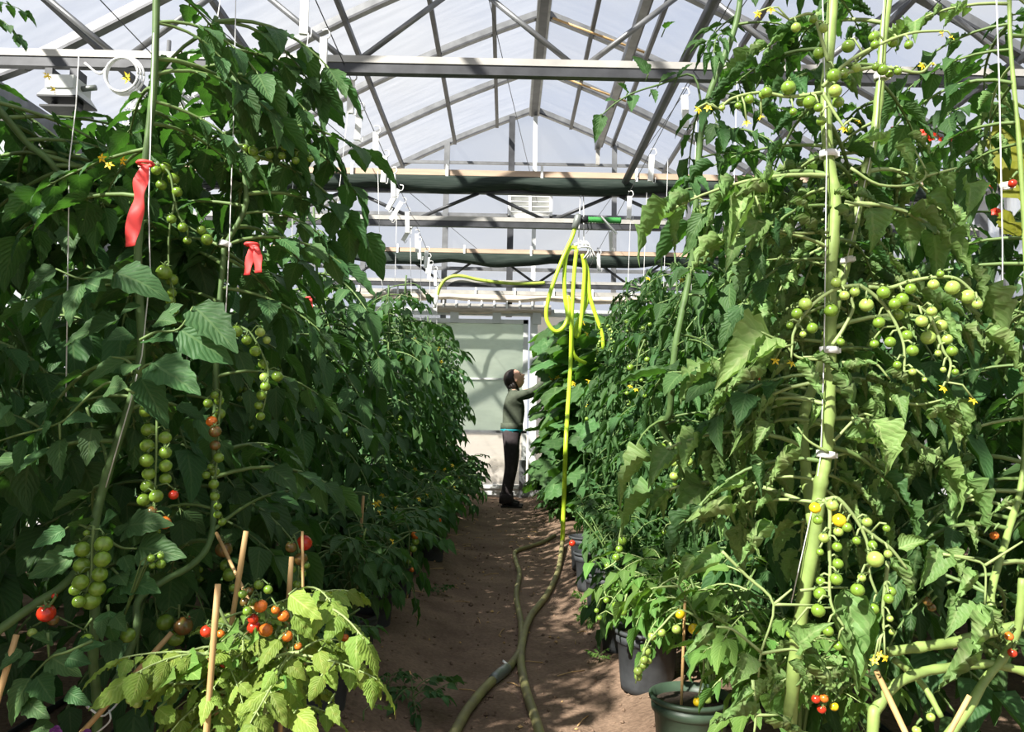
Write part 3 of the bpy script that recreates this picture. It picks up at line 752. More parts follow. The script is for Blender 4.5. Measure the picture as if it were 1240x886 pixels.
ordinal_labels(ROW1, 'tall dark-leaved tomato plant, %s from the sliding door in its front row')
ordinal_labels(ROW2, 'dark-leaved tomato plant, %s from the sliding door in the back row')
ordinal_labels(ROW3, 'dark-leaved tomato plant, %s from the door along the side wall')
ordinal_labels(ROW4, 'curled-leaf tomato plant, %s from the cucumber vines in the row behind the pots')
ordinal_labels(ROW5, 'green tomato plant, %s from the door in the row behind the curled-leaf plants')
ordinal_labels(ROW6, 'tomato plant, %s from the door in the outermost row behind red-flowered vine')
ordinal_labels(CUCS, 'broad-leaved cucumber vine, %s from the sliding door beside the person')
ordinal_labels(BUSH, 'low bushy dwarf tomato at the path edge opposite the hose, %s from the door')
ordinal_labels(PTS, 'black pot nearly hidden under low bushes, %s along the shaded path edge')
ordinal_labels(BUSH2, 'dwarf tomato in a dark pot below curled leaves, %s from the cucumber vines')
ordinal_labels(BUSH3, 'low leafy bush under the cucumber vines, %s from the door')
# ================================================================== NEAR PLANTS, LEFT
def hero_plant(name, label, cat, stems, base, smat, style):
    """stems: [(pixel polyline with depth, radius0, radius1)] -> plant whose stems follow them in space"""
    root = thing(name, label, cat, base); sps = []
    for pl, r0, r1 in stems:
        sp = spline([q if isinstance(q, Vector) else P(*q) for q in pl], 6); sps.append(sp)
        rr_ = [(r0+(r1-r0)*i/(len(sp)-1))*(1+.05*sin(i*1.9)+(.14 if i % 9 == 4 else 0)) for i in range(len(sp))]
        MB().tube(sp, rr_, 10).build('stem', smat, root, root.location)
    return root, sps
def hero_leaf(root, style, stalks, lfts, smat, depth, R, roundsz=.03, tilt=.35):
    """a leaf seen large: its stalks and each leaflet (base pixel -> tip pixel); leaflets face the viewer side and the sky"""
    mb = MB()
    for st in stalks: mb.tube(spline([P(u, v, depth+(d[0] if d else 0)) for u, v, *d in st], 4), (.0035, .002), 5)
    if not mb.v: p = P(lfts[0][0], lfts[0][1], depth); mb.tube([p+V((0, .05, 0)), p], .002, 4)
    lo = mb.build('leaf', STY[style][0][1], root, root.location)
    for q in lfts:
        dz = R.uniform(-.03, .03); a, b_ = P(q[0], q[1], depth+dz), P(q[2], q[3], depth+dz-R.uniform(0, .05))
        rnd = len(q) > 4
        d = b_-a; up = V((R.uniform(-.35, .35), -.85, R.uniform(.35, .9)))
        me = LFT[style][6] if rnd else LFT[style][R.randrange(6)]
        inst('leaflet', me, lo, mat_of(frame(a-root.location, d, up), d.length*1.04))
    return lo
def crop(x0, y0, s, *pts): return [(x0+p[0]/s, y0+p[1]/s)+tuple(p[2:]) for p in pts]
def crop4(x0, y0, s, *pts): return [(x0+p[0]/s, y0+p[1]/s, x0+p[2]/s, y0+p[3]/s)+tuple(p[4:]) for p in pts]
def fruits_px(x0, y0, s, depth, R, kinds, *pts):
    o_ = []
    for p in pts:
        u, v, r = x0+p[0]/s, y0+p[1]/s, p[2]/s; dd = depth+R.uniform(-.02, .02)
        o_.append((P(u, v, dd), r*dd/F*1.03, p[3] if len(p) > 3 else R.choice(kinds)))
    return o_
def stalks_px(x0, y0, s, depth, *pls): return [[P(x0+a/s, y0+b_/s, depth) for a, b_ in pl] for pl in pls]
S3 = 1240/420; S4 = 4.43
R = random.Random(77)
baseL = P(118, 870, 1.75); baseL.z = soil(baseL.x, 1.75)
stem1 = [baseL, (118, 870, 1.75), (113, 800, 1.74), (115, 740, 1.74), (112, 660, 1.74), (125, 590, 1.75), (160, 480, 1.76), (171, 420, 1.77), (167, 300, 1.78), (178, 180, 1.78), (187, 90, 1.78), (190, -40, 1.78)]
stem2 = [(118, 868, 1.75), (150, 806, 1.78), (165, 762, 1.80), (168, 726, 1.82), (200, 702, 1.86), (232, 684, 1.9), (254, 655, 1.95), (259, 600, 2.0), (262, 430, 2.0), (270, 320, 2.0), (274, 296, 2.0), (297, 250, 2.0), (296, 200, 2.0), (300, 120, 2.0), (252, 60, 2.0), (262, 20, 2.0)]
stem3 = [(-40, 790, 1.6), (0, 762, 1.62), (40, 733, 1.64), (80, 705, 1.66), (115, 660, 1.72)]
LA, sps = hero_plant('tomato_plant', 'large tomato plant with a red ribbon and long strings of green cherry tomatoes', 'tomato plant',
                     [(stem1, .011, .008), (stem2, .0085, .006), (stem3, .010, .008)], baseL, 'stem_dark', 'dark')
# its leaves seen large
hero_leaf(LA, 'dark', [crop(0, 300, S3, (500, 450), (450, 400), (400, 390)), crop(0, 300, S3, (490, 450), (520, 420), (560, 410))],
          crop4(0, 300, S3, (450, 400, 285, 475), (540, 410, 705, 505), (500, 460, 590, 610), (480, 415, 440, 445, 1), (520, 440, 560, 425, 1)), 'stalk', 1.66, R)
hero_leaf(LA, 'dark', [crop(0, 300, S3, (500, 330), (560, 300), (640, 290), (690, 210))],
          crop4(0, 300, S3, (640, 290, 815, 395), (690, 205, 840, 345), (540, 320, 605, 315, 1), (590, 235, 645, 200, 1), (560, 258, 620, 258, 1), (500, 200, 430, 230, 1), (470, 305, 390, 320, 1)), 'stalk', 1.68, R)
hero_leaf(LA, 'dark', [crop(0, 300, S3, (500, 90), (400, 100), (290, 110), (200, 75))],
          crop4(0, 300, S3, (205, 75, 55, 135), (290, 125, 230, 265), (430, 250, 210, 325), (410, 90, 575, 125), (300, 120, 365, 140, 1), (340, 100, 390, 95, 1), (330, 150, 330, 190, 1)), 'stalk', 1.70, R)
hero_leaf(LA, 'dark', [crop(0, 300, S3, (480, 520), (400, 480), (340, 510), (285, 560), (215, 625), (60, 670), (-30, 700)), crop(0, 300, S3, (212, 628), (215, 685)), crop(0, 300, S3, (310, 570), (330, 640))],
          crop4(0, 300, S3, (215, 680, 200, 820), (330, 640, 305, 770), (95, 685, 40, 810), (185, 620, 125, 675), (170, 560, 90, 600), (230, 620, 310, 590), (330, 560, 420, 570), (280, 550, 245, 530, 1), (385, 500, 440, 490, 1), (40, 560, 0, 610), (30, 640, 0, 560)), 'stalk', 1.62, R)
hero_leaf(LA, 'dark', [crop(0, 586, S3, (330, 165), (270, 140), (235, 160)), crop(0, 586, S3, (320, 180), (280, 230), (270, 255))],
          crop4(0, 586, S3, (235, 160, 115, 220), (270, 255, 100, 330), (300, 150, 265, 120, 1), (370, 130, 405, 105, 1), (285, 240, 210, 235)), 'stalk', 1.62, R)
hero_leaf(LA, 'dark', [crop(0, 586, S3, (370, 185), (430, 225), (490, 230)), crop(0, 586, S3, (400, 300), (445, 345))],
          crop4(0, 586, S3, (490, 225, 628, 245), (445, 345, 562, 378), (455, 150, 570, 115), (520, 165, 468, 218), (440, 255, 475, 330), (410, 180, 450, 140), (400, 390, 440, 410), (420, 320, 445, 350, 1)), 'stalk', 1.66, R)
hero_leaf(LA, 'dark', [crop(0, 586, S3, (385, 430), (390, 465))],
          crop4(0, 586, S3, (390, 450, 385, 580), (395, 550, 400, 645), (370, 470, 345, 540), (410, 470, 445, 520)), 'stalk', 1.60, R)
hero_leaf(LA, 'dark', [crop(0, 586, S3, (330, 560), (240, 600), (180, 620), (110, 690)), crop(0, 586, S3, (170, 530), (175, 620))],
          crop4(0, 586, S3, (110, 690, 0, 850), (130, 685, 185, 775), (175, 615, 265, 665), (150, 560, 180, 530), (80, 590, 0, 660), (240, 620, 320, 640), (120, 600, 60, 650), (90, 770, 160, 830), (270, 590, 330, 560), (190, 560, 120, 540), (240, 740, 300, 780), (120, 860, 200, 886)), 'stalk', 1.52, R)
# dark leaves against the sky at the top, and lower filler
for sp, lo_, hi_, n in ((sps[0], 30, len(sps[0])-1, 36), (sps[1], 36, len(sps[1])-1, 34), (sps[0], 54, len(sps[0])-1, 12), (sps[1], 74, len(sps[1])-1, 16)):
    a = 0
    for i in range(n):
        p = sp[int(lo_+(hi_-lo_)*(i+.5)/n)]; a += 2.4+R.uniform(-.4, .4)
        d = V((cos(a), sin(a)*.8+.1, R.uniform(-.3, .25)))
        if d.y < 0: d.y = -d.y*.6+.05
        put_leaf(LA, p, d, R.uniform(.24, .36), 'dark', R, True)
# fruit
kT = 'g'
put_truss(LA, stalks_px(0, 586, S3, 1.6, [(335, 150), (330, 230), (325, 330), (300, 410)]),
          fruits_px(0, 586, S3, 1.6, R, 'g', (295, 232, 28), (370, 215, 31), (293, 290, 29), (365, 268, 29), (288, 350, 28), (357, 322, 27), (347, 373, 29), (325, 415, 33), (282, 420, 22), (268, 378, 20), (310, 175, 12)), R)
put_truss(LA, stalks_px(130, 460, S4, 1.68, [(270, 90), (268, 200), (262, 400), (255, 600), (255, 760)]),
          fruits_px(130, 460, S4, 1.68, R, 'g', (207, 163, 37), (220, 265, 38), (215, 352, 38), (210, 430, 37), (222, 502, 34), (213, 567, 34), (195, 643, 34), (262, 622, 36), (310, 308, 34), (310, 388, 34), (312, 460, 34), (312, 530, 32), (240, 705, 30, 'b'), (308, 765, 34, 'o'), (232, 800, 28, 'b'), (270, 810, 16), (225, 848, 16), (355, 615, 26, 'r')), R)
put_truss(LA, stalks_px(130, 460, S4, 1.85, [(610, 60), (600, 200), (590, 400), (580, 560), (600, 740)]),
          fruits_px(130, 460, S4, 1.85, R, 'g', (540, 125, 26), (575, 80, 22), (600, 110, 26), (605, 180, 28), (560, 222, 30, 'o'), (578, 275, 33, 'b'), (578, 350, 28, 'b'), (597, 415, 28), (575, 490, 27), (570, 558, 27), (577, 622, 26), (592, 677, 21), (590, 722, 20), (615, 760, 22), (555, 465, 18), (530, 510, 22)), R)
put_truss(LA, stalks_px(260, 360, 3.69, 1.9, [(90, 120), (160, 160), (215, 260), (240, 340), (225, 460), (205, 540)]),
          fruits_px(260, 360, 3.69, 1.9, R, 'g', (97, 152, 27), (143, 190, 23), (182, 240, 25), (217, 297, 23), (203, 155, 22, 'p'), (232, 190, 18, 'p'), (223, 357, 22, 'p'), (280, 352, 25), (226, 397, 22), (208, 437, 22), (197, 482, 20), (205, 530, 20)), R)
put_truss(LA, stalks_px(130, 150, S4, 1.9, [(230, 200), (330, 260), (360, 400), (400, 520), (520, 600)], [(360, 420), (330, 600), (330, 820)]),
          fruits_px(130, 150, S4, 1.9, R, 'g', (262, 250, 26), (310, 235, 32), (355, 293, 33), (290, 327, 29), (375, 365, 28), (345, 510, 26), (405, 555, 27), (505, 570, 26), (535, 620, 32), (430, 625, 22), (305, 795, 42), (345, 835, 34), (265, 870, 30, 'b'), (345, 905, 26), (340, 950, 26), (360, 1000, 22)), R)
put_truss(LA, stalks_px(0, 0, S3, 2.0, [(880, 570), (960, 530), (1050, 530), (1110, 560)]),
          fruits_px(0, 0, S3, 2.0, R, 'g', (905, 540, 19), (915, 565, 16), (962, 553, 16), (1008, 557, 15), (1017, 527, 14), (1066, 545, 14), (1057, 573, 14), (1110, 568, 13), (875, 530, 14)), R)
put_truss(LA, stalks_px(0, 586, S3, 2.1, [(640, 430), (640, 470), (630, 540)]), fruits_px(0, 586, S3, 2.1, R, 'g', (590, 493, 29), (655, 507, 33, 'b'), (628, 550, 29), (668, 480, 12, 'r')), R)
put_truss(LA, stalks_px(0, 586, S3, 2.1, [(790, 180), (810, 230), (820, 330)]), fruits_px(0, 586, S3, 2.1, R, 'g', (800, 232, 30, 'b'), (808, 290, 22), (820, 323, 24), (832, 370, 14)), R)
put_truss(LA, stalks_px(0, 586, S3, 2.15, [(1050, 180), (1070, 250), (1065, 360)]), fruits_px(0, 586, S3, 2.15, R, 'g', (1087, 210, 28, 'r'), (1075, 267, 24, 'b'), (1040, 225, 20, 'b'), (1095, 290, 13), (1080, 320, 15), (1062, 358, 15), (1045, 305, 14)), R)
put_truss(LA, stalks_px(0, 586, S3, 1.6, [(200, 400), (180, 430), (170, 440)]), fruits_px(0, 586, S3, 1.6, R, 'g', (166, 460, 31, 'r'), (190, 485, 20, 'b'), (195, 400, 10, 'r')), R)
put_truss(LA, stalks_px(0, 586, S3, 1.62, [(330, 480), (300, 520)], [(440, 480), (455, 520)]), fruits_px(0, 586, S3, 1.62, R, 'g', (310, 557, 23), (457, 540, 26, 'g'), (115, 530, 16, 'p'), (540, 265, 14), (575, 285, 17), (545, 290, 12), (575, 255, 12)), R)
for (u, v) in crop(0, 0, S3, (170, 272), (365, 565), (390, 590), (190, 320), (440, 575)): inst('flower', FLO, LA, mat_of(Matrix.Translation(P(u, v, 1.7)-LA.location) @ Euler((1.2, 0, u)).to_matrix().to_4x4(), .012))

# sprig in the top corner, thick stem of the neighbour on the edge
baseE = V((-1.22, 1.75, soil(-1.22, 1.75)))
LE, spe = hero_plant('tomato_plant', 'tomato plant with a thick slanting stem behind the grey box fixture', 'tomato plant',
                     [([baseE, (-60, 700, 1.8), (-70, 400, 1.9), (-60, 80, 1.95), (0, 135, 2.0), (35, 175, 2.05), (60, 195, 2.05), (90, 235, 2.1), (100, 250, 2.1)], .011, .008)], baseE, 'stem_dark', 'dark')
a = 0
for i in range(38):
    p = spe[0][8+int((len(spe[0])-9)*i/38)]; a += 2.4; put_leaf(LE, p, V((cos(a)+.25, abs(sin(a))*.9+.1, R.uniform(-.35, .2))), R.uniform(.28, .40), 'dark', R, True)
for u, v in ((-30, 0), (-25, 20)): put_leaf(LE, P(u, v, 1.5), V((.5, .1, .0)), .085, 'dark', R, True)

# ---- yellow-green dwarf tomato in front of it
yb = V((P(295, 800, 1.55).x, 1.58, .12))
pot(yb.x, yb.y, .13, .24, 'pot_black', 'black pot under the yellow-green dwarf tomato')
LY = bush('potted_tomato', 'yellow-green dwarf tomato with red and orange cherry tomatoes among bamboo canes', 'dwarf tomato', None, yb.x+.02, yb.y, yb.z+.24, .165, .33, 92, 'yellow', 620, .16, True, smat='stalk_pale')
S7 = 1066/320
put_truss(LY, stalks_px(140, 620, S7, 1.55, [(600, 600), (610, 480), (600, 380), (560, 310)], [(605, 420), (680, 440), (740, 520)], [(600, 560), (480, 470), (380, 440)]),
          fruits_px(140, 620, S7, 1.52, R, 'g', (368, 480, 25, 'r'), (425, 490, 16, 'o'), (555, 430, 21, 'r'), (557, 463, 26, 'r'), (607, 475, 27, 'o'), (585, 378, 26, 'o'), (677, 418, 23, 'o'), (692, 500, 22, 'o'), (645, 393, 17, 'o'), (520, 362, 18, 'b'), (540, 318, 17, 'b'), (577, 292, 19), (615, 312, 18), (550, 362, 17), (532, 398, 19), (512, 330, 17), (737, 540, 15, 'o'), (745, 480, 12, 'r'), (437, 610, 16, 'r'), (370, 600, 14, 'b')), R)
put_truss(LY, stalks_px(140, 620, S7, 1.5, [(330, 690), (200, 690), (90, 700)]), fruits_px(140, 620, S7, 1.48, R, 'p', (73, 727, 21), (133, 735, 20), (87, 768, 21), (60, 755, 18)), R)
for q in crop4(140, 620, S7, (660, 510, 570, 590), (690, 600, 760, 650), (700, 330, 790, 400), (720, 410, 800, 510), (560, 760, 570, 870), (320, 710, 280, 800), (860, 640, 890, 720), (830, 660, 780, 760), (500, 690, 560, 740), (720, 810, 780, 850), (640, 640, 590, 720), (820, 560, 830, 620), (230, 700, 190, 760), (420, 800, 470, 860), (860, 770, 900, 850), (170, 790, 230, 840)):
    hero_leaf(LY, 'yellow', [], [q], 'stalk_pale', 1.44, R)
for q in crop4(140, 620, S7, (470, 600, 495, 620, 1), (430, 520, 450, 545, 1), (510, 440, 520, 420, 1), (540, 525, 560, 500, 1), (280, 610, 315, 600, 1), (300, 640, 330, 660, 1), (235, 660, 260, 665, 1), (455, 480, 480, 470, 1), (545, 600, 575, 590, 1), (650, 690, 680, 700, 1), (195, 680, 225, 660, 1), (500, 510, 480, 540, 1)):
    hero_leaf(LY, 'light', [], [q], 'stalk_pale', 1.46, R)
# small tomato cluster over the left black pot
r_ = bush('potted_tomato', 'small-leaved dwarf tomato with a green cluster in the black pot near the soil path', 'dwarf tomato', None, -.60, 2.56, .24, .2, .20, 44, 'mid', 633, .13)
put_truss(r_, stalks_px(140, 620, S7, 2.47, [(890, 460), (940, 460), (990, 520)]), fruits_px(140, 620, S7, 2.45, R, 'p', (948, 463, 16), (975, 478, 16), (970, 522, 16), (1015, 535, 15), (973, 567, 17), (925, 505, 16, 'o'), (1010, 570, 14), (995, 520, 13)), R)
pot(-.59, 2.56, .12, .20, 'pot_black', 'black pot at the path edge with a ribbed rim beside the yellow-green dwarf')

# ================================================================== NEAR PLANTS, RIGHT
baseR = P(955, 900, 1.72); baseR.z = soil(baseR.x, 1.72)
stemA = [baseR, (955, 900, 1.72), (964, 790, 1.70), (974, 720, 1.68), (986, 650, 1.67), (993, 590, 1.66), (1000, 550, 1.66), (1004, 480, 1.66), (1005, 425, 1.66), (1006, 340, 1.66), (1010, 270, 1.66), (1011, 235, 1.66), (1003, 187, 1.66), (1000, 120, 1.66), (1004, 60, 1.67), (1012, -40, 1.68)]
stemB = [(985, 640, 1.70), (975, 560, 1.74), (973, 505, 1.76), (990, 450, 1.78), (1022, 330, 1.78), (1045, 220, 1.77), (1058, 168, 1.76), (1066, 100, 1.76), (1070, 40, 1.76), (1082, -40, 1.76)]
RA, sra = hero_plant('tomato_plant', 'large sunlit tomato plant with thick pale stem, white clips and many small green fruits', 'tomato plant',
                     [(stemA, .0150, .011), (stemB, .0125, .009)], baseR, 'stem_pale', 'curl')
O8 = (820, 300, S3); OT = (820, 0, S3); OL = (820, 586, S3)
def lf8(o_, depth, style, *q, stalks=()):
    return hero_leaf(RA, style, [crop(*o_, *s_) for s_ in stalks], crop4(*o_, *q), 'stalk_pale', depth, R)
lf8(O8, 1.58, 'curl', (350, 310, 155, 415), (340, 350, 225, 450), (310, 440, 160, 510), (400, 400, 330, 470), stalks=([(520, 400), (430, 390), (380, 340), (300, 300)],))
lf8(O8, 1.56, 'curl', (430, 400, 530, 550), (480, 385, 600, 450), (560, 430, 655, 620), (600, 440, 720, 400), stalks=([(540, 390), (450, 390)], [(540, 420), (590, 440)]))
lf8(O8, 1.60, 'curl', (690, 490, 760, 600), (740, 440, 870, 510), (680, 450, 740, 470), (700, 610, 800, 785), (600, 670, 760, 700), (780, 520, 820, 610), stalks=([(560, 690), (650, 600), (700, 600)], [(590, 410), (700, 410), (760, 470)]))
lf8(O8, 1.62, 'curl', (890, 610, 1000, 540), (1000, 530, 1060, 720), (980, 560, 1010, 730), (940, 540, 1040, 620), stalks=([(760, 540), (860, 560), (960, 540)],))
lf8(O8, 1.64, 'curl', (440, 710, 320, 850), (420, 640, 440, 700), (330, 620, 270, 720), (240, 830, 120, 870), (500, 560, 480, 640), stalks=([(540, 730), (470, 690), (430, 640)],))
lf8(OT, 1.60, 'curl', (240, 690, 190, 860), (290, 780, 260, 880), (320, 690, 200, 690), (410, 780, 550, 850), (400, 720, 500, 760), stalks=([(540, 830), (400, 830), (290, 790)], [(300, 760), (280, 700)]))
lf8(OT, 1.58, 'curl', (560, 740, 660, 840), (690, 740, 725, 880), (640, 700, 720, 720), (560, 690, 640, 705), stalks=([(600, 720), (690, 740)],))
lf8(OT, 1.62, 'curl', (780, 510, 880, 620), (870, 590, 960, 700), (930, 620, 1000, 730), (890, 690, 1010, 790), (1040, 650, 1060, 750), (820, 480, 920, 545), (740, 510, 650, 480), stalks=([(620, 600), (720, 660), (840, 660), (890, 620), (840, 520)], [(890, 630), (1000, 600)]))
lf8(OT, 1.9, 'curl', (90, 730, 110, 860), (130, 720, 190, 740), (70, 740, 60, 830), stalks=([(60, 700), (100, 720)],))
lf8(OL, 1.56, 'curl', (160, 235, 10, 335), (340, 130, 215, 290), (250, 180, 300, 260), (200, 80, 20, 130), (150, 120, 160, 200), (60, 250, 0, 360), stalks=([(160, 240), (250, 330), (345, 430), (300, 600), (290, 690)], [(345, 430), (410, 375)], [(345, 430), (490, 432)]))
lf8(OL, 1.50, 'curl', (450, 605, 585, 770), (400, 630, 480, 720), (130, 510, 30, 610), (180, 500, 110, 450), (250, 600, 225, 720), (430, 580, 500, 500), (320, 620, 350, 740), stalks=([(300, 605), (400, 590), (450, 600)], [(300, 600), (200, 520), (140, 510)]))
lf8(OL, 1.46, 'curl', (280, 790, 130, 850), (300, 830, 470, 890), (270, 730, 200, 790), (180, 700, 210, 650), stalks=([(270, 700), (280, 830), (275, 890)], [(280, 825), (360, 825)]))
lf8(OL, 1.62, 'curl', (600, 365, 660, 745), (640, 420, 690, 640), (790, 260, 845, 440), (760, 260, 860, 380), stalks=([(440, 380), (540, 370), (610, 370)],))
lf8(OL, 1.64, 'curl', (940, 225, 880, 375), (1050, 300, 990, 430), (1085, 420, 1050, 650), (1010, 400, 990, 520), (1100, 430, 1165, 560), (1030, 130, 1075, 240), (1200, 60, 1130, 100), (960, 230, 1030, 330), (1060, 560, 930, 740), (790, 230, 900, 190), stalks=([(950, 250), (1050, 270), (1100, 300), (1100, 430)], [(1100, 290), (1235, 205)], [(1060, 265), (960, 250)]))
# ordinary leaves on the upper stems (seen against the roof) and all round
for sp, lo_, n in ((sra[0], 34, 26), (sra[1], 14, 22)):
    a = 1
    for i in range(n):
        p = sp[int(lo_+(len(sp)-1-lo_)*(i+.5)/n)]; a += 2.4+R.uniform(-.4, .4)
        d = V((cos(a), sin(a), R.uniform(-.3, .3)))
        if d.y < -.3: d.y *= -.6
        put_leaf(RA, p, d, R.uniform(.22, .36), R.choice(('mid', 'curl', 'midcurl')), R, True)
for i in range(44):
    sp = sra[i % 2]; p = sp[(10 if i % 2 == 0 else 2)+int((len(sp)-22)*i/44)]; a = i*2.4+R.uniform(-.4, .4)
    put_leaf(RA, p, V((cos(a), abs(sin(a))*.9-.25, R.uniform(-.3, .2))), R.uniform(.22, .36), 'curl', R, True)
gp = 'gpp'
put_truss(RA, stalks_px(930, 300, S4, 1.58, [(345, 520), (400, 440), (455, 330), (450, 270), (490, 200)], [(490, 200), (380, 215), (280, 270), (200, 350), (140, 450), (130, 520)], [(490, 200), (570, 255), (640, 330), (700, 440), (730, 540), (730, 690)],
          [(540, 210), (650, 215), (760, 180), (880, 160), (1010, 165), (1120, 260), (1150, 300)], [(640, 290), (760, 300), (850, 345), (900, 440), (940, 550), (980, 620), (960, 720)]),
          fruits_px(930, 300, S4, 1.57, R, gp, (200, 300, 35), (155, 352, 30, 'g'), (237, 430, 30, 'g'), (117, 415, 20, 'g'), (188, 463, 18), (338, 335, 37), (465, 235, 27), (410, 255, 27), (365, 185, 28), (528, 305, 38), (595, 400, 32, 'g'), (620, 240, 35), (655, 505, 30, 'g'), (570, 515, 24, 'g'), (697, 357, 33, 'g'), (680, 300, 32), (720, 275, 35), (747, 322, 25), (765, 220, 30), (825, 393, 33), (858, 480, 39), (887, 197, 30), (988, 213, 40), (1072, 262, 40), (1123, 303, 27), (878, 340, 28), (930, 415, 32), (960, 490, 30), (987, 552, 30, 'g'), (912, 565, 18), (775, 550, 32, 'g'), (745, 470, 30, 'g'), (693, 628, 22, 'g'), (775, 665, 20), (390, 505, 22, 'g'), (840, 707, 14), (940, 653, 16), (1005, 665, 18), (925, 140, 20), (790, 135, 16)), R, .0045, 'stalk_pale',
          [P(930+x/S4, 300+y/S4, 1.57) for x, y in ((940, 755), (40, 605), (125, 620), (1100, 820))])
put_truss(RA, stalks_px(940, 580, 4.03, 1.56, [(225, 100), (260, 150), (258, 300), (262, 450), (260, 560), (280, 640), (330, 720)], [(240, 100), (300, 95), (370, 170), (420, 250), (450, 340), (455, 460), (490, 560)], [(420, 230), (480, 280), (560, 340), (640, 440)], [(545, 400), (530, 540), (520, 640), (525, 740)]),
          fruits_px(940, 580, 4.03, 1.55, R, gp, (190, 140, 28, 'y'), (308, 200, 33, 'y'), (273, 125, 30, 'p'), (203, 198, 24), (303, 255, 24), (345, 235, 24), (392, 300, 20), (213, 355, 18), (297, 330, 24), (300, 412, 27), (293, 487, 30), (217, 497, 22), (212, 557, 30), (205, 640, 33, 'g'), (253, 740, 26, 'g'), (303, 812, 24, 'g'), (483, 390, 40), (397, 540, 33, 'g'), (417, 480, 20), (475, 632, 26, 'g'), (560, 548, 24, 'g'), (548, 583, 24, 'g'), (443, 208, 24), (470, 320, 22), (545, 365, 20), (232, 285, 25), (555, 680, 16), (565, 745, 15), (538, 240, 18), (70, 755, 22)), R, .0045, 'stalk_pale',
          [P(940+x/4.03, 580+y/4.03, 1.55) for x, y in ((500, 855), (530, 870), (480, 885))])
put_truss(RA, stalks_px(820, 0, S3, 1.6, [(520, 330), (400, 345), (300, 330), (200, 350), (150, 390)], [(520, 310), (600, 230), (700, 170), (830, 120), (950, 110)], [(560, 270), (720, 240), (860, 260), (900, 235)], [(520, 330), (560, 400), (600, 460)], [(540, 220), (510, 120), (480, 50), (400, 70)]),
          fruits_px(820, 0, S3, 1.6, R, 'ggp', (398, 313, 27), (320, 330, 20), (305, 340, 15), (258, 355, 18), (218, 378, 13), (160, 385, 12), (560, 270, 26), (595, 262, 20), (612, 165, 24), (703, 133, 20), (707, 160, 16), (772, 150, 20), (828, 160, 16), (523, 100, 18), (487, 68, 16), (425, 98, 18), (508, 190, 22), (640, 243, 17), (735, 250, 20), (760, 262, 16), (710, 240, 14), (790, 255, 14), (473, 365, 24), (505, 385, 16), (575, 365, 22), (565, 325, 24), (445, 362, 20), (515, 432, 18), (615, 462, 14), (415, 400, 14)), R, .0045, 'stalk_pale',
          [P(820+x/S3, y/S3, 1.6) for x, y in ((335, 35), (288, 50), (300, 420), (248, 440), (110, 385), (75, 392), (875, 235), (915, 232), (945, 120), (595, 462), (648, 437), (980, 135))])

# tall neighbour behind it
baseN = V((.92, 2.8, soil(.92, 2.8)))
RN, srn = hero_plant('tomato_plant', 'tomato plant with a tall leaning stem rising beside the hanging hose loops', 'tomato plant',
                     [([baseN, baseN+V((-.05, -.05, .35)), (808, 530, 2.55), (811, 500, 2.45), (818, 420, 2.4), (836, 330, 2.4), (841, 284, 2.38), (845, 203, 2.36), (852, 142, 2.34), (862, 106, 2.32), (891, 30, 2.3), (900, -40, 2.3)], .012, .009)], baseN, 'stem_dark', 'mid')
a = 0
for i in range(40):
    p = srn[0][12+int((len(srn[0])-13)*i/40)]; a += 2.4+R.uniform(-.3, .3); put_leaf(RN, p, V((cos(a)+.35, sin(a), R.uniform(-.3, .3))), R.uniform(.20, .32), 'midcurl' if i % 2 else 'mid', R, i % 2 == 0)
# long shoot reaching left across the roof, with small leaves
sh = [P(u, v, 2.3) for u, v in ((852, 150), (840, 92), (800, 102), (768, 112), (745, 125), (728, 140))]
MB().tube(spline(sh, 4), (.004, .002), 5).build('side_shoot', 'stem_dark', RN, RN.location)
for u, v, tu, tv in ((785, 90, 770, 65), (800, 98, 820, 85), (760, 112, 750, 100), (768, 115, 764, 130), (728, 138, 722, 165), (745, 122, 735, 118), (820, 95, 835, 75), (790, 108, 795, 122), (830, 60, 845, 45), (805, 35, 815, 20)):
    hero_leaf(RN, 'mid', [], [(u, v, tu, tv)], 'stalk', 2.3, R)
put_truss(RN, stalks_px(640, 400, 3.69, 2.2, [(630, 500), (680, 600), (690, 700), (680, 800)]), fruits_px(640, 400, 3.69, 2.2, R, 'g', (600, 518, 15), (648, 592, 16, 'p'), (692, 560, 18), (715, 585, 20, 'p'), (650, 650, 20, 'p'), (718, 672, 18), (712, 772, 14), (757, 490, 16), (655, 685, 12)), R, mat='stalk_pale')
put_truss(RN, stalks_px(640, 400, 3.69, 2.6, [(520, 40), (490, 120), (480, 240)]), fruits_px(640, 400, 3.69, 2.6, R, 'g', (455, 165, 16), (515, 180, 14), (530, 130, 13), (462, 215, 10), (505, 222, 9), (440, 280, 10), (520, 292, 10), (260, 395, 9)), R, mat='stalk', flowers=[P(640+455/3.69, 400+250/3.69, 2.58), P(640+480/3.69, 400+265/3.69, 2.58)])

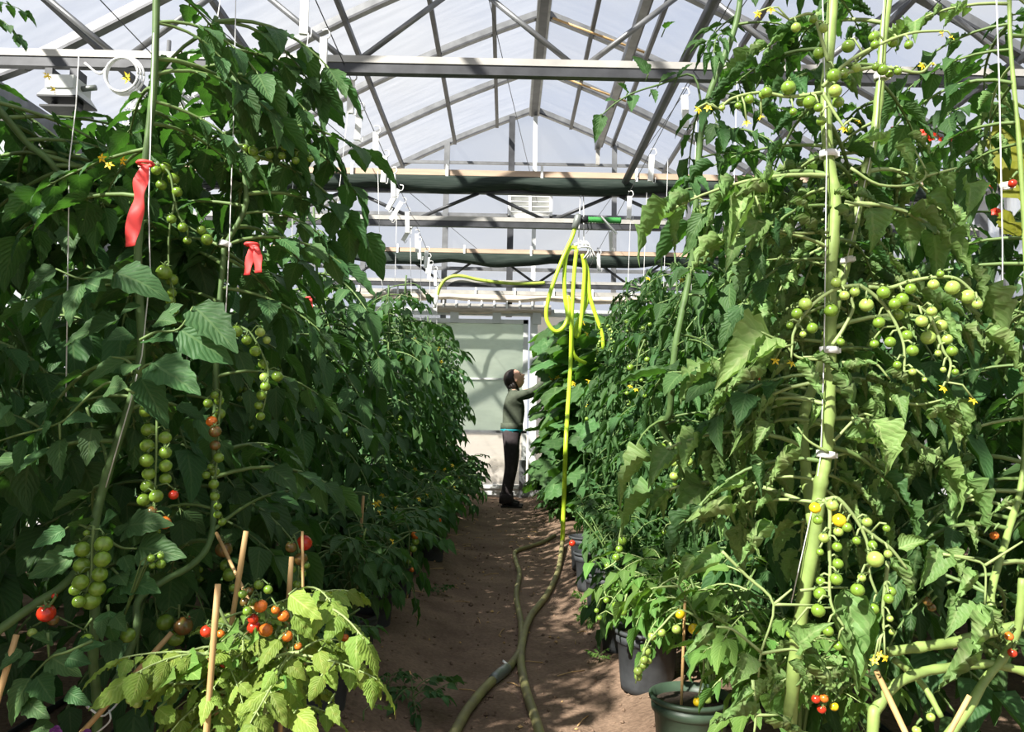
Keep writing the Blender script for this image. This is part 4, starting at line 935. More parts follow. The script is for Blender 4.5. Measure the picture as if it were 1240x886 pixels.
# low trailing stems on the right
baseT = P(1046, 960, 1.60); baseT.z = soil(baseT.x, 1.62)
RT, srt = hero_plant('tomato_plant', 'sprawling pale-stemmed tomato plant trailing low behind the bamboo canes', 'tomato plant',
    [([baseT, (1057, 882, 1.62), (1062, 857, 1.63), (1084, 829, 1.65), (1115, 814, 1.68), (1151, 808, 1.7), (1201, 804, 1.72), (1260, 818, 1.72)], .012, .009),
     ([(1076, 789, 1.7), (1129, 781, 1.7), (1162, 776, 1.72), (1212, 762, 1.72), (1270, 752, 1.72)], .010, .012),
     ([(1238, 700, 1.7), (1233, 757, 1.71), (1218, 792, 1.72), (1193, 823, 1.7), (1170, 862, 1.66), (1140, 900, 1.62)], .008, .010),
     ([(1082, 798, 1.72), (1107, 818, 1.72), (1123, 837, 1.7), (1140, 868, 1.68)], .007, .006),
     ([(1212, 762, 1.72), (1200, 720, 1.75), (1222, 640, 1.9), (1240, 560, 2.0), (1244, 380, 2.1), (1236, 200, 2.1), (1224, 60, 2.1), (1222, -20, 2.1)], .009, .005)], baseT, 'stem_pale', 'curl')
a = 0
for i in range(46):
    sp = srt[4]; p = sp[6+int((len(sp)-7)*i/46)]; a += 2.4+R.uniform(-.3, .3); put_leaf(RT, p, V((cos(a)-.1, abs(sin(a))*.9, R.uniform(-.35, .25))), R.uniform(.26, .38), R.choice(('mid', 'midcurl', 'curl')), R, i % 2 == 0)
for i in range(7):
    sp = srt[0]; p = sp[14+i*3]; put_leaf(RT, p, V((R.uniform(-1, 1), R.uniform(-.1, 1), .25)), R.uniform(.16, .24), 'curl', R, True)
for u, v, k in ((1204, 648, 'o'), (1226, 790, 'r'), (1222, 770, 'o'), (988, 846, 'r'), (995, 858, 'r'), (998, 845, 'o'), (1010, 855, 'y'), (1127, 868, 'p'), (1110, 884, 'p'), (1226, 222, 'r'), (1128, 735, 'b'), (1123, 728, 'b')):
    put_truss(RT, stalks_px(0, 0, 1, 1.7, [(u+6, v-14), (u+2, v-10), (u, v-7)]), fruits_px(0, 0, 1, 1.7, R, 'p', (u, v, 5.2, k)), R)
# yellow cherry tomatoes of the potted plants on the right
RY = bush('potted_tomato', 'leafy cherry tomato with ripe yellow fruit beneath the sunlit curled leaves', 'dwarf tomato', None, .74, 2.0, .22, .22, .40, 56, 'light', 655, .18)
O6 = (660, 620, S7)
put_truss(RY, stalks_px(*O6, 2.2, [(640, 440), (545, 395), (470, 460), (420, 520), (385, 600), (365, 690)], [(600, 440), (640, 600), (620, 740), (600, 870)]),
          fruits_px(*O6, 2.2, R, 'p', (545, 410, 20, 'y'), (600, 470, 22, 'y'), (530, 472, 18), (470, 485, 17), (433, 500, 17), (410, 560, 18), (400, 595, 16), (395, 617, 15), (375, 640, 17), (376, 665, 15), (420, 600, 12), (615, 765, 18, 'y'), (655, 755, 17), (627, 795, 15), (625, 822, 14), (605, 870, 16), (695, 685, 14, 'y')), R, mat='stalk_pale')
put_truss(RN, stalks_px(*O6, 2.5, [(320, 20), (300, 100), (290, 190), (240, 230)], [(500, 20), (520, 100), (530, 200)]), fruits_px(*O6, 2.5, R, 'g', (313, 115, 17), (287, 182, 16), (300, 148, 15), (250, 215, 10), (520, 70, 15), (535, 185, 14), (480, 80, 10), (520, 215, 16), (505, 185, 12)), R, mat='stalk_pale')
put_truss(RN, stalks_px(*O6, 2.7, [(330, 330), (315, 380), (285, 420)], [(240, 320), (246, 340)]), fruits_px(*O6, 2.7, R, 'g', (315, 400, 17), (247, 355, 12), (283, 375, 13), (290, 410, 12), (220, 425, 11), (208, 397, 10), (110, 125, 13, 'r')), R, mat='stalk_pale')

# vine with red flowers and a big golden leaf on the right edge
vb = V((1.72, 2.9, soil(1.72, 2.9)))
RV = thing('runner_bean_vine', 'climbing vine with red flowers and one large golden leaf by white twine', 'vine', vb)
sp = spline([vb, vb+V((.05, .1, .8)), vb+V((-.05, 0, 1.5)), P(1150, 165, 2.8), P(1110, 150, 2.7)], 6); MB().tube(sp, (.008, .004), 6).build('stem', 'stem_dark', RV, vb)
for i in range(34):
    p = sp[4+int((len(sp)-5)*i/34)]; a = i*2.4; put_leaf(RV, p, V((cos(a), sin(a), R.uniform(-.2, .4))), R.uniform(.2, .34), 'mid', R)
for u, v in ((1082, 158), (1090, 166), (1118, 160), (1128, 165), (1138, 168), (1108, 155), (1154, 166), (1202, 222), (1206, 256), (1230, 222), (1100, 162)):
    inst('flower', RED, RV, mat_of(Matrix.Translation(P(u, v, 2.55)-vb) @ Euler((1.2, 0, u)).to_matrix().to_4x4(), .022))
GL = palmate(9, 'leaf_gold', .05, 3)
for u, v, tu, tv, s in ((1262, 185, 1225, 285, .27), (1228, 270, 1200, 290, .09)):
    a_, b_ = P(u, v, 2.35), P(tu, tv, 2.3); inst('golden_leaf', GL, RV, mat_of(frame(a_-vb, b_-a_, V((-.3, -1, .2))), s*1.15))

# ================================================================== CANES, RIBBONS, TWINE
def cane(u0, v0, u1, v1, Y0, Y1, label, r=.0055):
    a_, b_ = P(u0, v0, Y0), P(u1, v1, Y1)
    d = (b_-a_); 
    if d.z < 0: a_, b_ = b_, a_; d = -d
    foot = a_-d*((a_.z-soil(a_.x, a_.y)+.03)/d.z) if d.z > .05 else a_
    if (foot-a_).length > .8: foot = a_-d.normalized()*.5
    c_ = thing('bamboo_cane', label, 'cane', foot)
    MB().tube([foot.lerp(b_, i/10) for i in range(11)], [r*(1.0+(.10 if i % 3 == 0 else 0)) for i in range(11)], 8).build('cane_rod', 'bamboo', c_, foot)
    return c_
cane(250, 886, 264, 707, 1.40, 1.42, 'pale bamboo cane standing in front of the yellow-green dwarf tomato')
cane(278, 770, 298, 643, 1.62, 1.62, 'tallest bamboo cane rising behind the red cherry tomatoes')
cane(100, 886, 208, 766, 1.62, 1.68, 'slanting bamboo cane leaning towards the tied stem base')
cane(350, 720, 353, 674, 1.66, 1.66, 'short pale cane tip behind the orange cherry tomatoes', .005)
cane(367, 720, 366, 643, 1.75, 1.75, 'thin brown cane beside the red tomato in shade', .003)
cane(2, 830, 20, 768, 1.5, 1.52, 'bamboo cane crossing under the thick slanting stems')
cane(262, 645, 293, 710, 1.9, 1.8, 'thin brown twig cane leaning by the brownish tomatoes', .004)
cane(1096, 886, 1061, 812, 1.5, 1.6, 'bamboo cane leaning beneath the sunlit green fruit truss')
cane(1150, 886, 1174, 842, 1.5, 1.5, 'short bamboo cane among the trailing pale stems', .0045)
cane(828, 770, 830, 715, 2.25, 2.25, 'bamboo cane among yellow cherry tomatoes by the black pot', .004)
cane(498, 655, 501, 615, 4.2, 4.2, 'thin cane among the low potted bushes', .006)
cane(436, 660, 440, 600, 3.3, 3.3, 'weathered cane leaning in the low bushes near the dark pot', .006)
# twine tie and crossed cane at the stem base
c = P(122, 855, 1.74); tw = thing('twine_tie', 'loop of white twine tying the stem base to the canes', 'twine', c)
MB().tube([V((cos(a)*.03*(1+.2*sin(3*a)), sin(a)*.03, .012*sin(2*a))) for a in [2*pi*i/18 for i in range(19)]], .0022, 5).build('knot_loop', 'twine', tw)
MB().tube(spline([V((.028, -.02, 0)), V((.035, -.03, -.02)), V((.0, -.03, -.05)), V((-.02, -.03, -.06))], 4), .002, 5).build('twine_tail', 'twine', tw)

def ribbon(pxs, wpx, Y, label):
    pts = [P(u, v, Y) for u, v in pxs]; mb = MB(); vs = []; fs = []
    sp = spline(pts, 5); n = len(sp)
    for i, p in enumerate(sp):
        w_ = wpx*Y/F/2*(.55+.55*min(1, i/4)); tw_ = .5*sin(i*.55)
        for s in (-1, 0, 1): vs.append(p+V((s*w_*cos(tw_), s*w_*sin(tw_)+(.004 if s == 0 else 0), 0)))
    for i in range(n-1):
        for j in range(2): fs.append((i*3+j, i*3+j+1, i*3+j+4, i*3+j+3))
    return vs, fs
def ribbon_thing(strips, Y, label):
    o_ = P(*strips[0][0][0], Y); t_ = thing('marker_ribbon', label, 'ribbon', o_)
    for pxs, w_ in strips:
        vs, fs = ribbon(pxs, w_, Y, ''); mb = MB(); mb.add(vs, fs); ob = mb.build('ribbon_tail', 'ribbon_red', t_, o_)
        md = ob.modifiers.new('thick', 'SOLIDIFY'); md.thickness = .0012
    MB().tube([V((cos(a)*.016, sin(a)*.016, .004)) for a in [2*pi*i/12 for i in range(13)]], .004, 5).build('ribbon_knot', 'ribbon_red', t_)
ribbon_thing([([(176, 200), (170, 222), (168, 245), (162, 270), (158, 298)], 16)], 1.70, 'long red plastic ribbon tied around the tallest dark stem')
ribbon_thing([([(305, 298), (302, 315), (299, 333)], 9), ([(311, 298), (312, 312), (313, 330)], 10)], 1.95, 'short red ribbon with two tails on the second stem')
ribbon_thing([([(376, 362), (375, 370), (377, 378)], 7)], 2.9, 'tiny red ribbon scrap deep in the dark-leaved row')
ribbon_thing([([(914, 460), (915, 475), (913, 492)], 6)], 1.9, 'narrow red ribbon among sunlit curled leaves')

def twine(pts, label, group=None, clips=(), r=.0016):
    o_ = V(pts[-1]); t_ = thing('support_twine', label, 'twine', o_, group)
    MB().tube(pts, r, 5).build('string', 'twine', t_, o_)
    for c_, rr, d in clips:
        cl = MB(); M = frame(c_-o_, d, V((0, -1, .1)))
        vs = []; fs = []; n = 16
        for j in range(n+1):
            a = 2*pi*j/n
            for q, hh in ((rr, -.007), (rr+.004, -.007), (rr+.004, .007), (rr, .007)): vs.append(M @ V((cos(a)*q, hh, sin(a)*q)))
        for j in range(n):
            for i in range(4): fs.append((j*4+i, j*4+(i+1) % 4, j*4+4+(i+1) % 4, j*4+4+i))
        cl.add(vs, fs); cl.bar(M @ V((rr, 0, 0)), M @ V((rr+.008, 0, 0)), .010, .010)
        cl.build('plant_clip', 'white_plastic', t_)
    return t_
twine([P(995, -40, 1.64), P(1001, 187, 1.64), P(998, 425, 1.64), P(994, 550, 1.65), P(985, 610, 1.66), P(958, 730, 1.66)], 'white twine clipped to the thick sunlit stem',
      clips=[(P(1003, 187, 1.66), .0145, V((0, 0, 1))), (P(1004, 424, 1.66), .0155, V((.02, 0, 1))), (P(1000, 550, 1.66), .0155, V((.1, 0, 1)))], r=.0013)
twine([P(1072, -30, 1.74), P(1065, 93, 1.74), P(1060, 165, 1.74), P(1022, 330, 1.76)], 'white twine clipped to the second sunlit stem', clips=[(P(1067, 93, 1.76), .012, V((0, 0, 1))), (P(1025, 315, 1.78), .012, V((-.2, 0, 1)))], r=.0012)
twine([P(1206, -20, 1.9), P(1210, 100, 1.9), P(1214, 295, 1.9), P(1214, 420, 1.92)], 'white twine hanging in front of the large golden leaf', clips=[(P(1219, 225, 2.02), .012, V((0, 0, 1)))], r=.0018)
twine([P(96, 60, 1.9), P(92, 130, 1.88), P(84, 195, 1.85), P(80, 480, 1.8)], 'white twine below the grey box fixture', r=.0015)
twine([P(186, 40, 1.76), P(180, 250, 1.76), P(182, 330, 1.76), P(172, 430, 1.74), P(157, 490, 1.73), P(128, 590, 1.73)], 'white twine running down the tallest dark stem', clips=[(P(168, 330, 1.78), .012, V((0, 0, 1)))], r=.0014)
twine([P(286, -20, 2.0), P(283, 140, 2.0), P(278, 290, 1.98), P(272, 410, 1.98)], 'white twine clipped to the bent second stem', clips=[(P(297, 205, 2.0), .010, V((0, 0, 1))), (P(272, 295, 2.0), .010, V((.2, 0, 1)))], r=.0014)
WX, WZ = -.92, 2.93
TWL = []; TWR = []; HKL = []; HKR = []
for k, (x, y) in enumerate(ROWL):
    if k % 2 == 0: TWL.append(twine([V((WX+.02, y, WZ-.22)), V(((WX*2+x)/3, y, 2.0)), V((x+.10, y-.06, 1.0))], 'white support twine hanging into the dark-leaved front row', 'twines above the dark-leaved row', r=.0016))
y = 2.6
while y < 7: TWR.append(twine([V((1.0, y, 2.71)), V((.96, y, 1.4))], 'white support twine hanging into the curled-leaf row', 'twines above the curled-leaf row', r=.0016)); y += .75
for o_ in TWL+TWR: pass
ordinal_labels(TWL, 'white support twine above the dark-leaved front row, %s from the door')
ordinal_labels(TWR, 'white support twine above the curled-leaf row, %s from the cucumber vines')

# overhead wires and white hooks
for x, z, lb in ((-.92, 2.96, 'thin overhead wire carrying the white hooks above the dark-leaved row'), (1.0, 2.96, 'thin overhead wire above the curled-leaf row'), (-1.95, 2.97, 'thin overhead wire above the dark-leaved back row'), (1.95, 2.97, 'thin overhead wire above the red-flowered vine')):
    tag(MB().tube([(x, -2.5, z), (x, 10.5, z)], .003, 5).build('overhead_wire', 'steel_dark'), lb, 'wire')
for x0, z0_, x1, lb in ((-2.4, 3.6, -.4, 'slack thin wire slanting under the curved roof sheets'), (-.5, 4.35, .4, 'thin cable slanting below the ridge beam'), (1.7, 3.9, 1.1, 'thin cable slanting beside the vent rack')):
    tag(MB().tube([(x0, 3.0, z0_), (x0*.5+x1*.5, 7, z0_*.97), (x1, 11.0, z0_*.96)], .0035, 5).build('roof_cable', 'steel_dark'), lb, 'cable')
hk = MB(); hk.box((-.018, -.010, -.20), (.018, .010, -.01)); hk.tube(spline([V((0, 0, -.02)), V((.03, 0, .0)), V((.02, 0, .035)), V((-.01, 0, .03))], 4), .004, 5); hk.tube(spline([V((0, 0, -.19)), V((.03, 0, -.21)), V((.035, 0, -.17))], 4), .003, 5)
HK = hk.mesh('twine_hook', ['white_plastic']); Rh = random.Random(4)
y = 3.4
for k in range(17):
    o_ = inst('twine_hook', HK, None, Matrix.Translation((WX+Rh.uniform(-.03, .03), y, WZ)) @ Euler((0, Rh.choice((0, .05, -.06, .1, .5)), Rh.uniform(-.3, .3))).to_matrix().to_4x4())
    tag(o_, 'white plastic twine hook on the wire above the dark-leaved row', 'hook', 'white hooks above the dark-leaved row'); HKL.append(o_); y += Rh.uniform(.32, .5)
for k, (x, yy) in enumerate(((1.0, 4.4), (1.0, 5.4), (1.0, 6.4), (1.0, 7.6), (1.0, 8.6))):
    o_ = inst('twine_hook', HK, None, Matrix.Translation((x, yy, WZ)) @ Euler((0, Rh.uniform(-.1, .1), 0)).to_matrix().to_4x4()); tag(o_, 'white plastic twine hook on the wire above the curled-leaf row', 'hook', 'white hooks above the curled-leaf row'); HKR.append(o_)
ordinal_labels(HKL, 'white plastic hook on the wire above the dark-leaved row, %s from the door')
ordinal_labels(HKR, 'white plastic hook on the wire above the cucumber vines, %s from the door')

# ================================================================== HOSES
def onpath(u, v): return G(u, v, .016)
hb = P(690, 420, 7.0)
gnd = [onpath(*q) for q in ((681, 662), (676, 690), (662, 720), (643, 745), (634, 770), (631, 800), (637, 835), (652, 882), (662, 930))]
foot = gnd[0]
hs = thing('garden_hose', 'lime green hose looped from the truss and running down along the soil path', 'hose', foot)
O2 = (630, 250, S4)
def hpx(*pts, Y=7.0): return [P(O2[0]+a/S4, O2[1]+b_/S4, Y+(c[0] if c else 0)) for a, b_, *c in pts]
top = hpx((303, 230), (292, 330), (282, 480), (275, 650), (268, 886))
drop = spline(top+[P(686, 520, foot.y), P(683, 600, foot.y)+V((0, .0, 0)), foot+V((0, 0, .04))], 6)
MB().tube(drop, .0185, 10).build('hanging_run', 'hose_lime', hs, foot)
MB().tube(spline([foot+V((0, 0, .04))]+gnd[1:], 7), .0175, 10).build('ground_run', 'hose_dirty', hs, foot)
for pl in (hpx((303, 80, .02), (280, 160, .02), (235, 260, -.02), (185, 390, -.04), (150, 500, -.05), (140, 590, -.05), (165, 650, -.04), (200, 670, -.03), (240, 635, -.02), (262, 560, .0), (255, 480, .02)),
           hpx((305, 222, .02), (270, 222, .02), (246, 270), (236, 380, .02), (240, 480, .03), (252, 570, .05), (262, 630, .06)),
           hpx((330, 255, .03), (345, 330, .05), (337, 480, .06), (327, 600, .06), (312, 688, .06), (296, 690, .08), (300, 640, .1), (338, 560, .1), (358, 500, .1), (352, 400, .1), (338, 290, .08)),
           hpx((335, 255, .05), (362, 350, .08), (374, 480, .08), (404, 580, .08), (438, 680, .09), (447, 765, .1)),
           hpx((272, 640, .06), (280, 770, .06), (308, 818, .08), (352, 840, .1))):
    MB().tube(spline(pl, 6), .0185, 10).build('hose_loop', 'hose_lime', hs, foot)
e0, e1 = P(700, 263, 7.02), P(696, 276, 7.0)
MB().tube([e0+V((0, 0, .03)), e0, e1], [.022, .034, .030], 12).build('end_cap', 'brass_grey', hs, foot)
MB().tube([P(701, 266, 7.05), P(712, 266, 7.05)], .030, 12).build('connector', 'rubber_black', hs, foot)
MB().tube([P(711, 266, 7.05).lerp(P(752, 267, 7.05), i/24) for i in range(25)], [.030 if i % 2 else .025 for i in range(25)], 10).build('ribbed_pipe', 'ribbed_green', hs, foot)
# tie that holds the loops under the truss chord
tie = P(703, 297, 7.02); tt = thing('twine_bundle', 'knotted white twine holding the lime hose loops under the truss', 'twine', tie)
for k in range(5):
    a = k*1.25; MB().tube(spline([V((-.05+.03*cos(a), .02, .02*sin(a))), V((.0, -.05, .03*cos(a*2))), V((.07+.02*sin(a), -.03, -.05+.02*k)), V((.03+.03*k, 0, -.12))], 4), .007, 5).build('twine_loop', 'twine', tt)
for dx in (-.02, .03): MB().tube([V((dx, 0, 0)), V((dx*.5+.03, .25, 2.92+.3-tie.z))], .005, 5).build('hanger_string', 'twine', tt)
MB().bar(P(747, 283, 7.0)-tie, P(728, 262, 7.0)-tie, .03, .012).build('twine_winder', 'white_plastic', tt)
# second hose lying on the path, with a coupling
g2 = [onpath(*q) for q in ((672, 648), (658, 656), (640, 662), (624, 668), (625, 680), (629, 695), (625, 720), (631, 755), (630, 785), (618, 806), (592, 828), (567, 858), (548, 892), (530, 930))]
h2 = thing('garden_hose', 'dirty yellow hose with a grey coupling lying beside the other on bare soil', 'hose', g2[0])
MB().tube(spline(g2[:10], 7), .016, 10).build('hose_run', 'hose_dirty', h2, g2[0])
MB().tube(spline(g2[9:], 7), .018, 10).build('hose_run', 'hose_dirty', h2, g2[0])
ca, cb = onpath(614, 810), onpath(597, 824)
MB().tube([ca.lerp(cb, i/6)+V((0, 0, .004)) for i in range(7)], [.020, .0225, .0215, .0225, .0215, .0225, .020], 12).build('coupling', 'brass_grey', h2, g2[0])
MB().tube([ca+V((0, 0, .02)), ca+V((-.018, .01, .03))], .005, 6).build('clamp_screw', 'white_plastic', h2, g2[0])
# hose draped over the far truss
pl = [P(500+a/6.195, 310+b_/6.195, 10.3) for a, b_ in ((180, 310), (200, 240), (240, 180), (300, 152), (370, 150), (480, 175), (600, 192), (750, 205), (900, 205), (990, 200))]
h3 = thing('garden_hose', 'olive green hose draped over the far truss above the sliding door', 'hose', pl[-1])
MB().tube(spline(pl, 6), .022, 10).build('hose_run', 'hose_olive', h3, pl[-1]); MB().tube([pl[0]+V((-.03, 0, -.14)), pl[0]+V((0, 0, .03))], .026, 8).build('hose_sleeve', 'white_plastic', h3, pl[-1])
# drip lines in the beds
for x, lb in ((-1.36, 'black drip line on the bed by the purple pansies'), (-1.08, 'black drip line at the foot of the tied stems'), (1.18, 'black drip line under the trailing pale stems'), (1.45, 'black drip line furthest under the sunlit plants')):
    tag(MB().tube([(x+.03*sin(y*1.7), y, soil(x, y)+.012) for y in [1.0+.25*i for i in range(38)]], .010, 6).build('drip_line', 'rubber_black'), lb, 'drip hose')

# ================================================================== FIXTURES UNDER THE NEAR TRUSS
c = P(85, 74, 4.2); c.z = 2.84
lx = thing('box_fixture', 'grey box fixture with flared lower hood bolted under the near truss', 'fixture', c)
MB().box((-.075, -.09, -.07), (.075, .09, .0)).build('housing', 'paint_grey', lx)
MB().add([V((x*s, y_*s*.9, z)) for z, s in ((-.07, .085), (-.115, .11)) for x, y_ in ((-1, -1), (1, -1), (1, 1), (-1, 1))], [(0, 1, 5, 4), (1, 2, 6, 5), (2, 3, 7, 6), (3, 0, 4, 7), (3, 2, 1, 0), (4, 5, 6, 7)], smooth=False).build('hood', 'paint_grey', lx)
MB().box((-.11, -.1, -.125), (.11, .1, -.115)).build('hood_lip', 'rubber_black', lx)
MB().box((-.10, -.09, -.175), (.10, .09, -.165)).build('lower_plate', 'rubber_black', lx)
for x in (-.07, .07): MB().box((x-.006, -.02, -.17), (x+.006, .02, -.11)).build('spacer', 'steel_dark', lx)
for x in (-.085, .05): MB().box((x-.02, -.05, -.005), (x+.02, .05, .055)).build('bracket', 'steel_dark', lx)
MB().tube([(.075, 0, -.04), (.15, 0, -.03)], .016, 8).build('cable_gland', 'brass_grey', lx)
cc = P(147, 90, 4.12); cb_ = thing('cable_coil', 'coil of white cable hanging from the truss beside the box fixture', 'cable', cc+V((0, 0, .1)))
for k in range(3):
    MB().tube([V((cos(a)*(.088+.006*k)+.006*k, .01*k, sin(a)*(.095+.006*k)-.10)) for a in [2*pi*i/28 for i in range(29)]], .006, 6).build('cable_turn', 'white_plastic', cb_)
MB().tube(spline([V((-.20, 0, -.04)), V((-.12, 0, -.10)), V((-.085, 0, -.07))], 4), .006, 6).build('cable_lead', 'white_plastic', cb_)
# wire-guard circulation fan half hidden by leaves
c = P(200, 143, 4.3); fn = thing('circulation_fan', 'white wire-cage circulation fan half hidden behind dark leaves', 'fan', c+V((0, 0, .45)))
o_ = V((0, 0, -.45)); T = Euler((1.15, .35, 0)).to_matrix().to_4x4()
for k in range(7):
    r_ = .05+.028*k; MB().tube([o_+(T @ V((cos(a)*r_, sin(a)*r_, .07*(1-(k/6)**2)))) for a in [2*pi*i/28 for i in range(29)]], .003, 4, cap=False).build('guard_ring', 'white_plastic', fn)
for k in range(16):
    a = 2*pi*k/16; MB().tube([o_+(T @ V((cos(a)*q, sin(a)*q, .07*(1-(q/.22)**2)))) for q in (.03, .1, .17, .22)]+[o_+(T @ V((cos(a)*.2, sin(a)*.2, -.08)))], .003, 4).build('guard_spoke', 'white_plastic', fn)
MB().lathe([(.001, -.10), (.06, -.10), (.065, -.02), (.05, .03), (.001, .035)], 14, Matrix.Translation(o_) @ T).build('motor', 'paint_grey', fn)
for k in range(4):
    a = k*pi/2; q = [o_+(T @ V(p)) for p in ((cos(a)*.05-sin(a)*.02, sin(a)*.05+cos(a)*.02, .01), (cos(a)*.2-sin(a)*.05, sin(a)*.2+cos(a)*.05, .03), (cos(a)*.2+sin(a)*.05, sin(a)*.2-cos(a)*.05, -.03), (cos(a)*.05+sin(a)*.02, sin(a)*.05-cos(a)*.02, -.01))]
    ob = MB().add(q, [(0, 1, 2, 3)]).build('fan_blade', 'white_plastic', fn); md = ob.modifiers.new('thick', 'SOLIDIFY'); md.thickness = .004
MB().tube([V((0, 0, -.40)), V((0, 0, .0))], .012, 6).build('hanger_rod', 'galvanised', fn)

# ================================================================== SMALL GROUND PLANTS
for k, (u, v, s, sty) in enumerate(((705, 742, .13, 'light'), (712, 758, .09, 'light'), (500, 858, .13, 'dark'), (470, 838, .10, 'mid'), (726, 800, .05, 'light'), (440, 872, .06, 'light'), (530, 720, .07, 'dark'))):
    p = G(u, v); wd = thing('weed', ('bright small weed sprouting at the foot of the black pots', 'narrow weed beside the dark pots', 'feathery dark weed on the soil below the green cluster', 'weed sprig between the left pot and the path', 'tiny weed seedling on the sunlit soil', 'tiny bright seedling near the yellow-green dwarf', 'weed tuft under the low bushes at the path edge')[k], 'weed', p)
    Rw = random.Random(k)
    MB().tube([V((0, 0, -.01)), V((0, 0, s*.5))], .003, 5).build('stem', 'stalk', wd)
    for i in range(9):
        a = i*2.4; put_leaf(wd, p+V((0, 0, s*.06*i)), V((cos(a), sin(a), .7)), s*Rw.uniform(.7, 1.2), sty, Rw)
for k, (u, v, lb) in enumerate(((73, 884, 'purple and white pansy flower near the tied stem base'), (110, 888, 'dark purple pansy flower beside the slanting cane'))):
    p = P(u, v, 1.45); ps = thing('pansy', lb, 'flower', p-V((0, 0, .16)))
    MB().tube([V((0, 0, 0)), V((0, -.01, .155))], .002, 5).build('stem', 'stalk', ps)
    for i in range(5):
        a = pi/2+2*pi*i/5; M = Matrix.Translation((cos(a)*.006, -.012-.001*i, .16+sin(a)*.006)) @ Euler((pi/2, 0, 0)).to_matrix().to_4x4()
        MB().lathe([(.001, .001), (.005, .002), (.0075, 0)], 12, M).build('petal', 'petal_white' if (k == 0 and i in (2, 3)) else 'petal_purple', ps)
    for i in range(4):
        a = i*1.6; put_leaf(ps, p-V((0, 0, .12)), V((cos(a), sin(a), .5)), .06, 'mid', R)

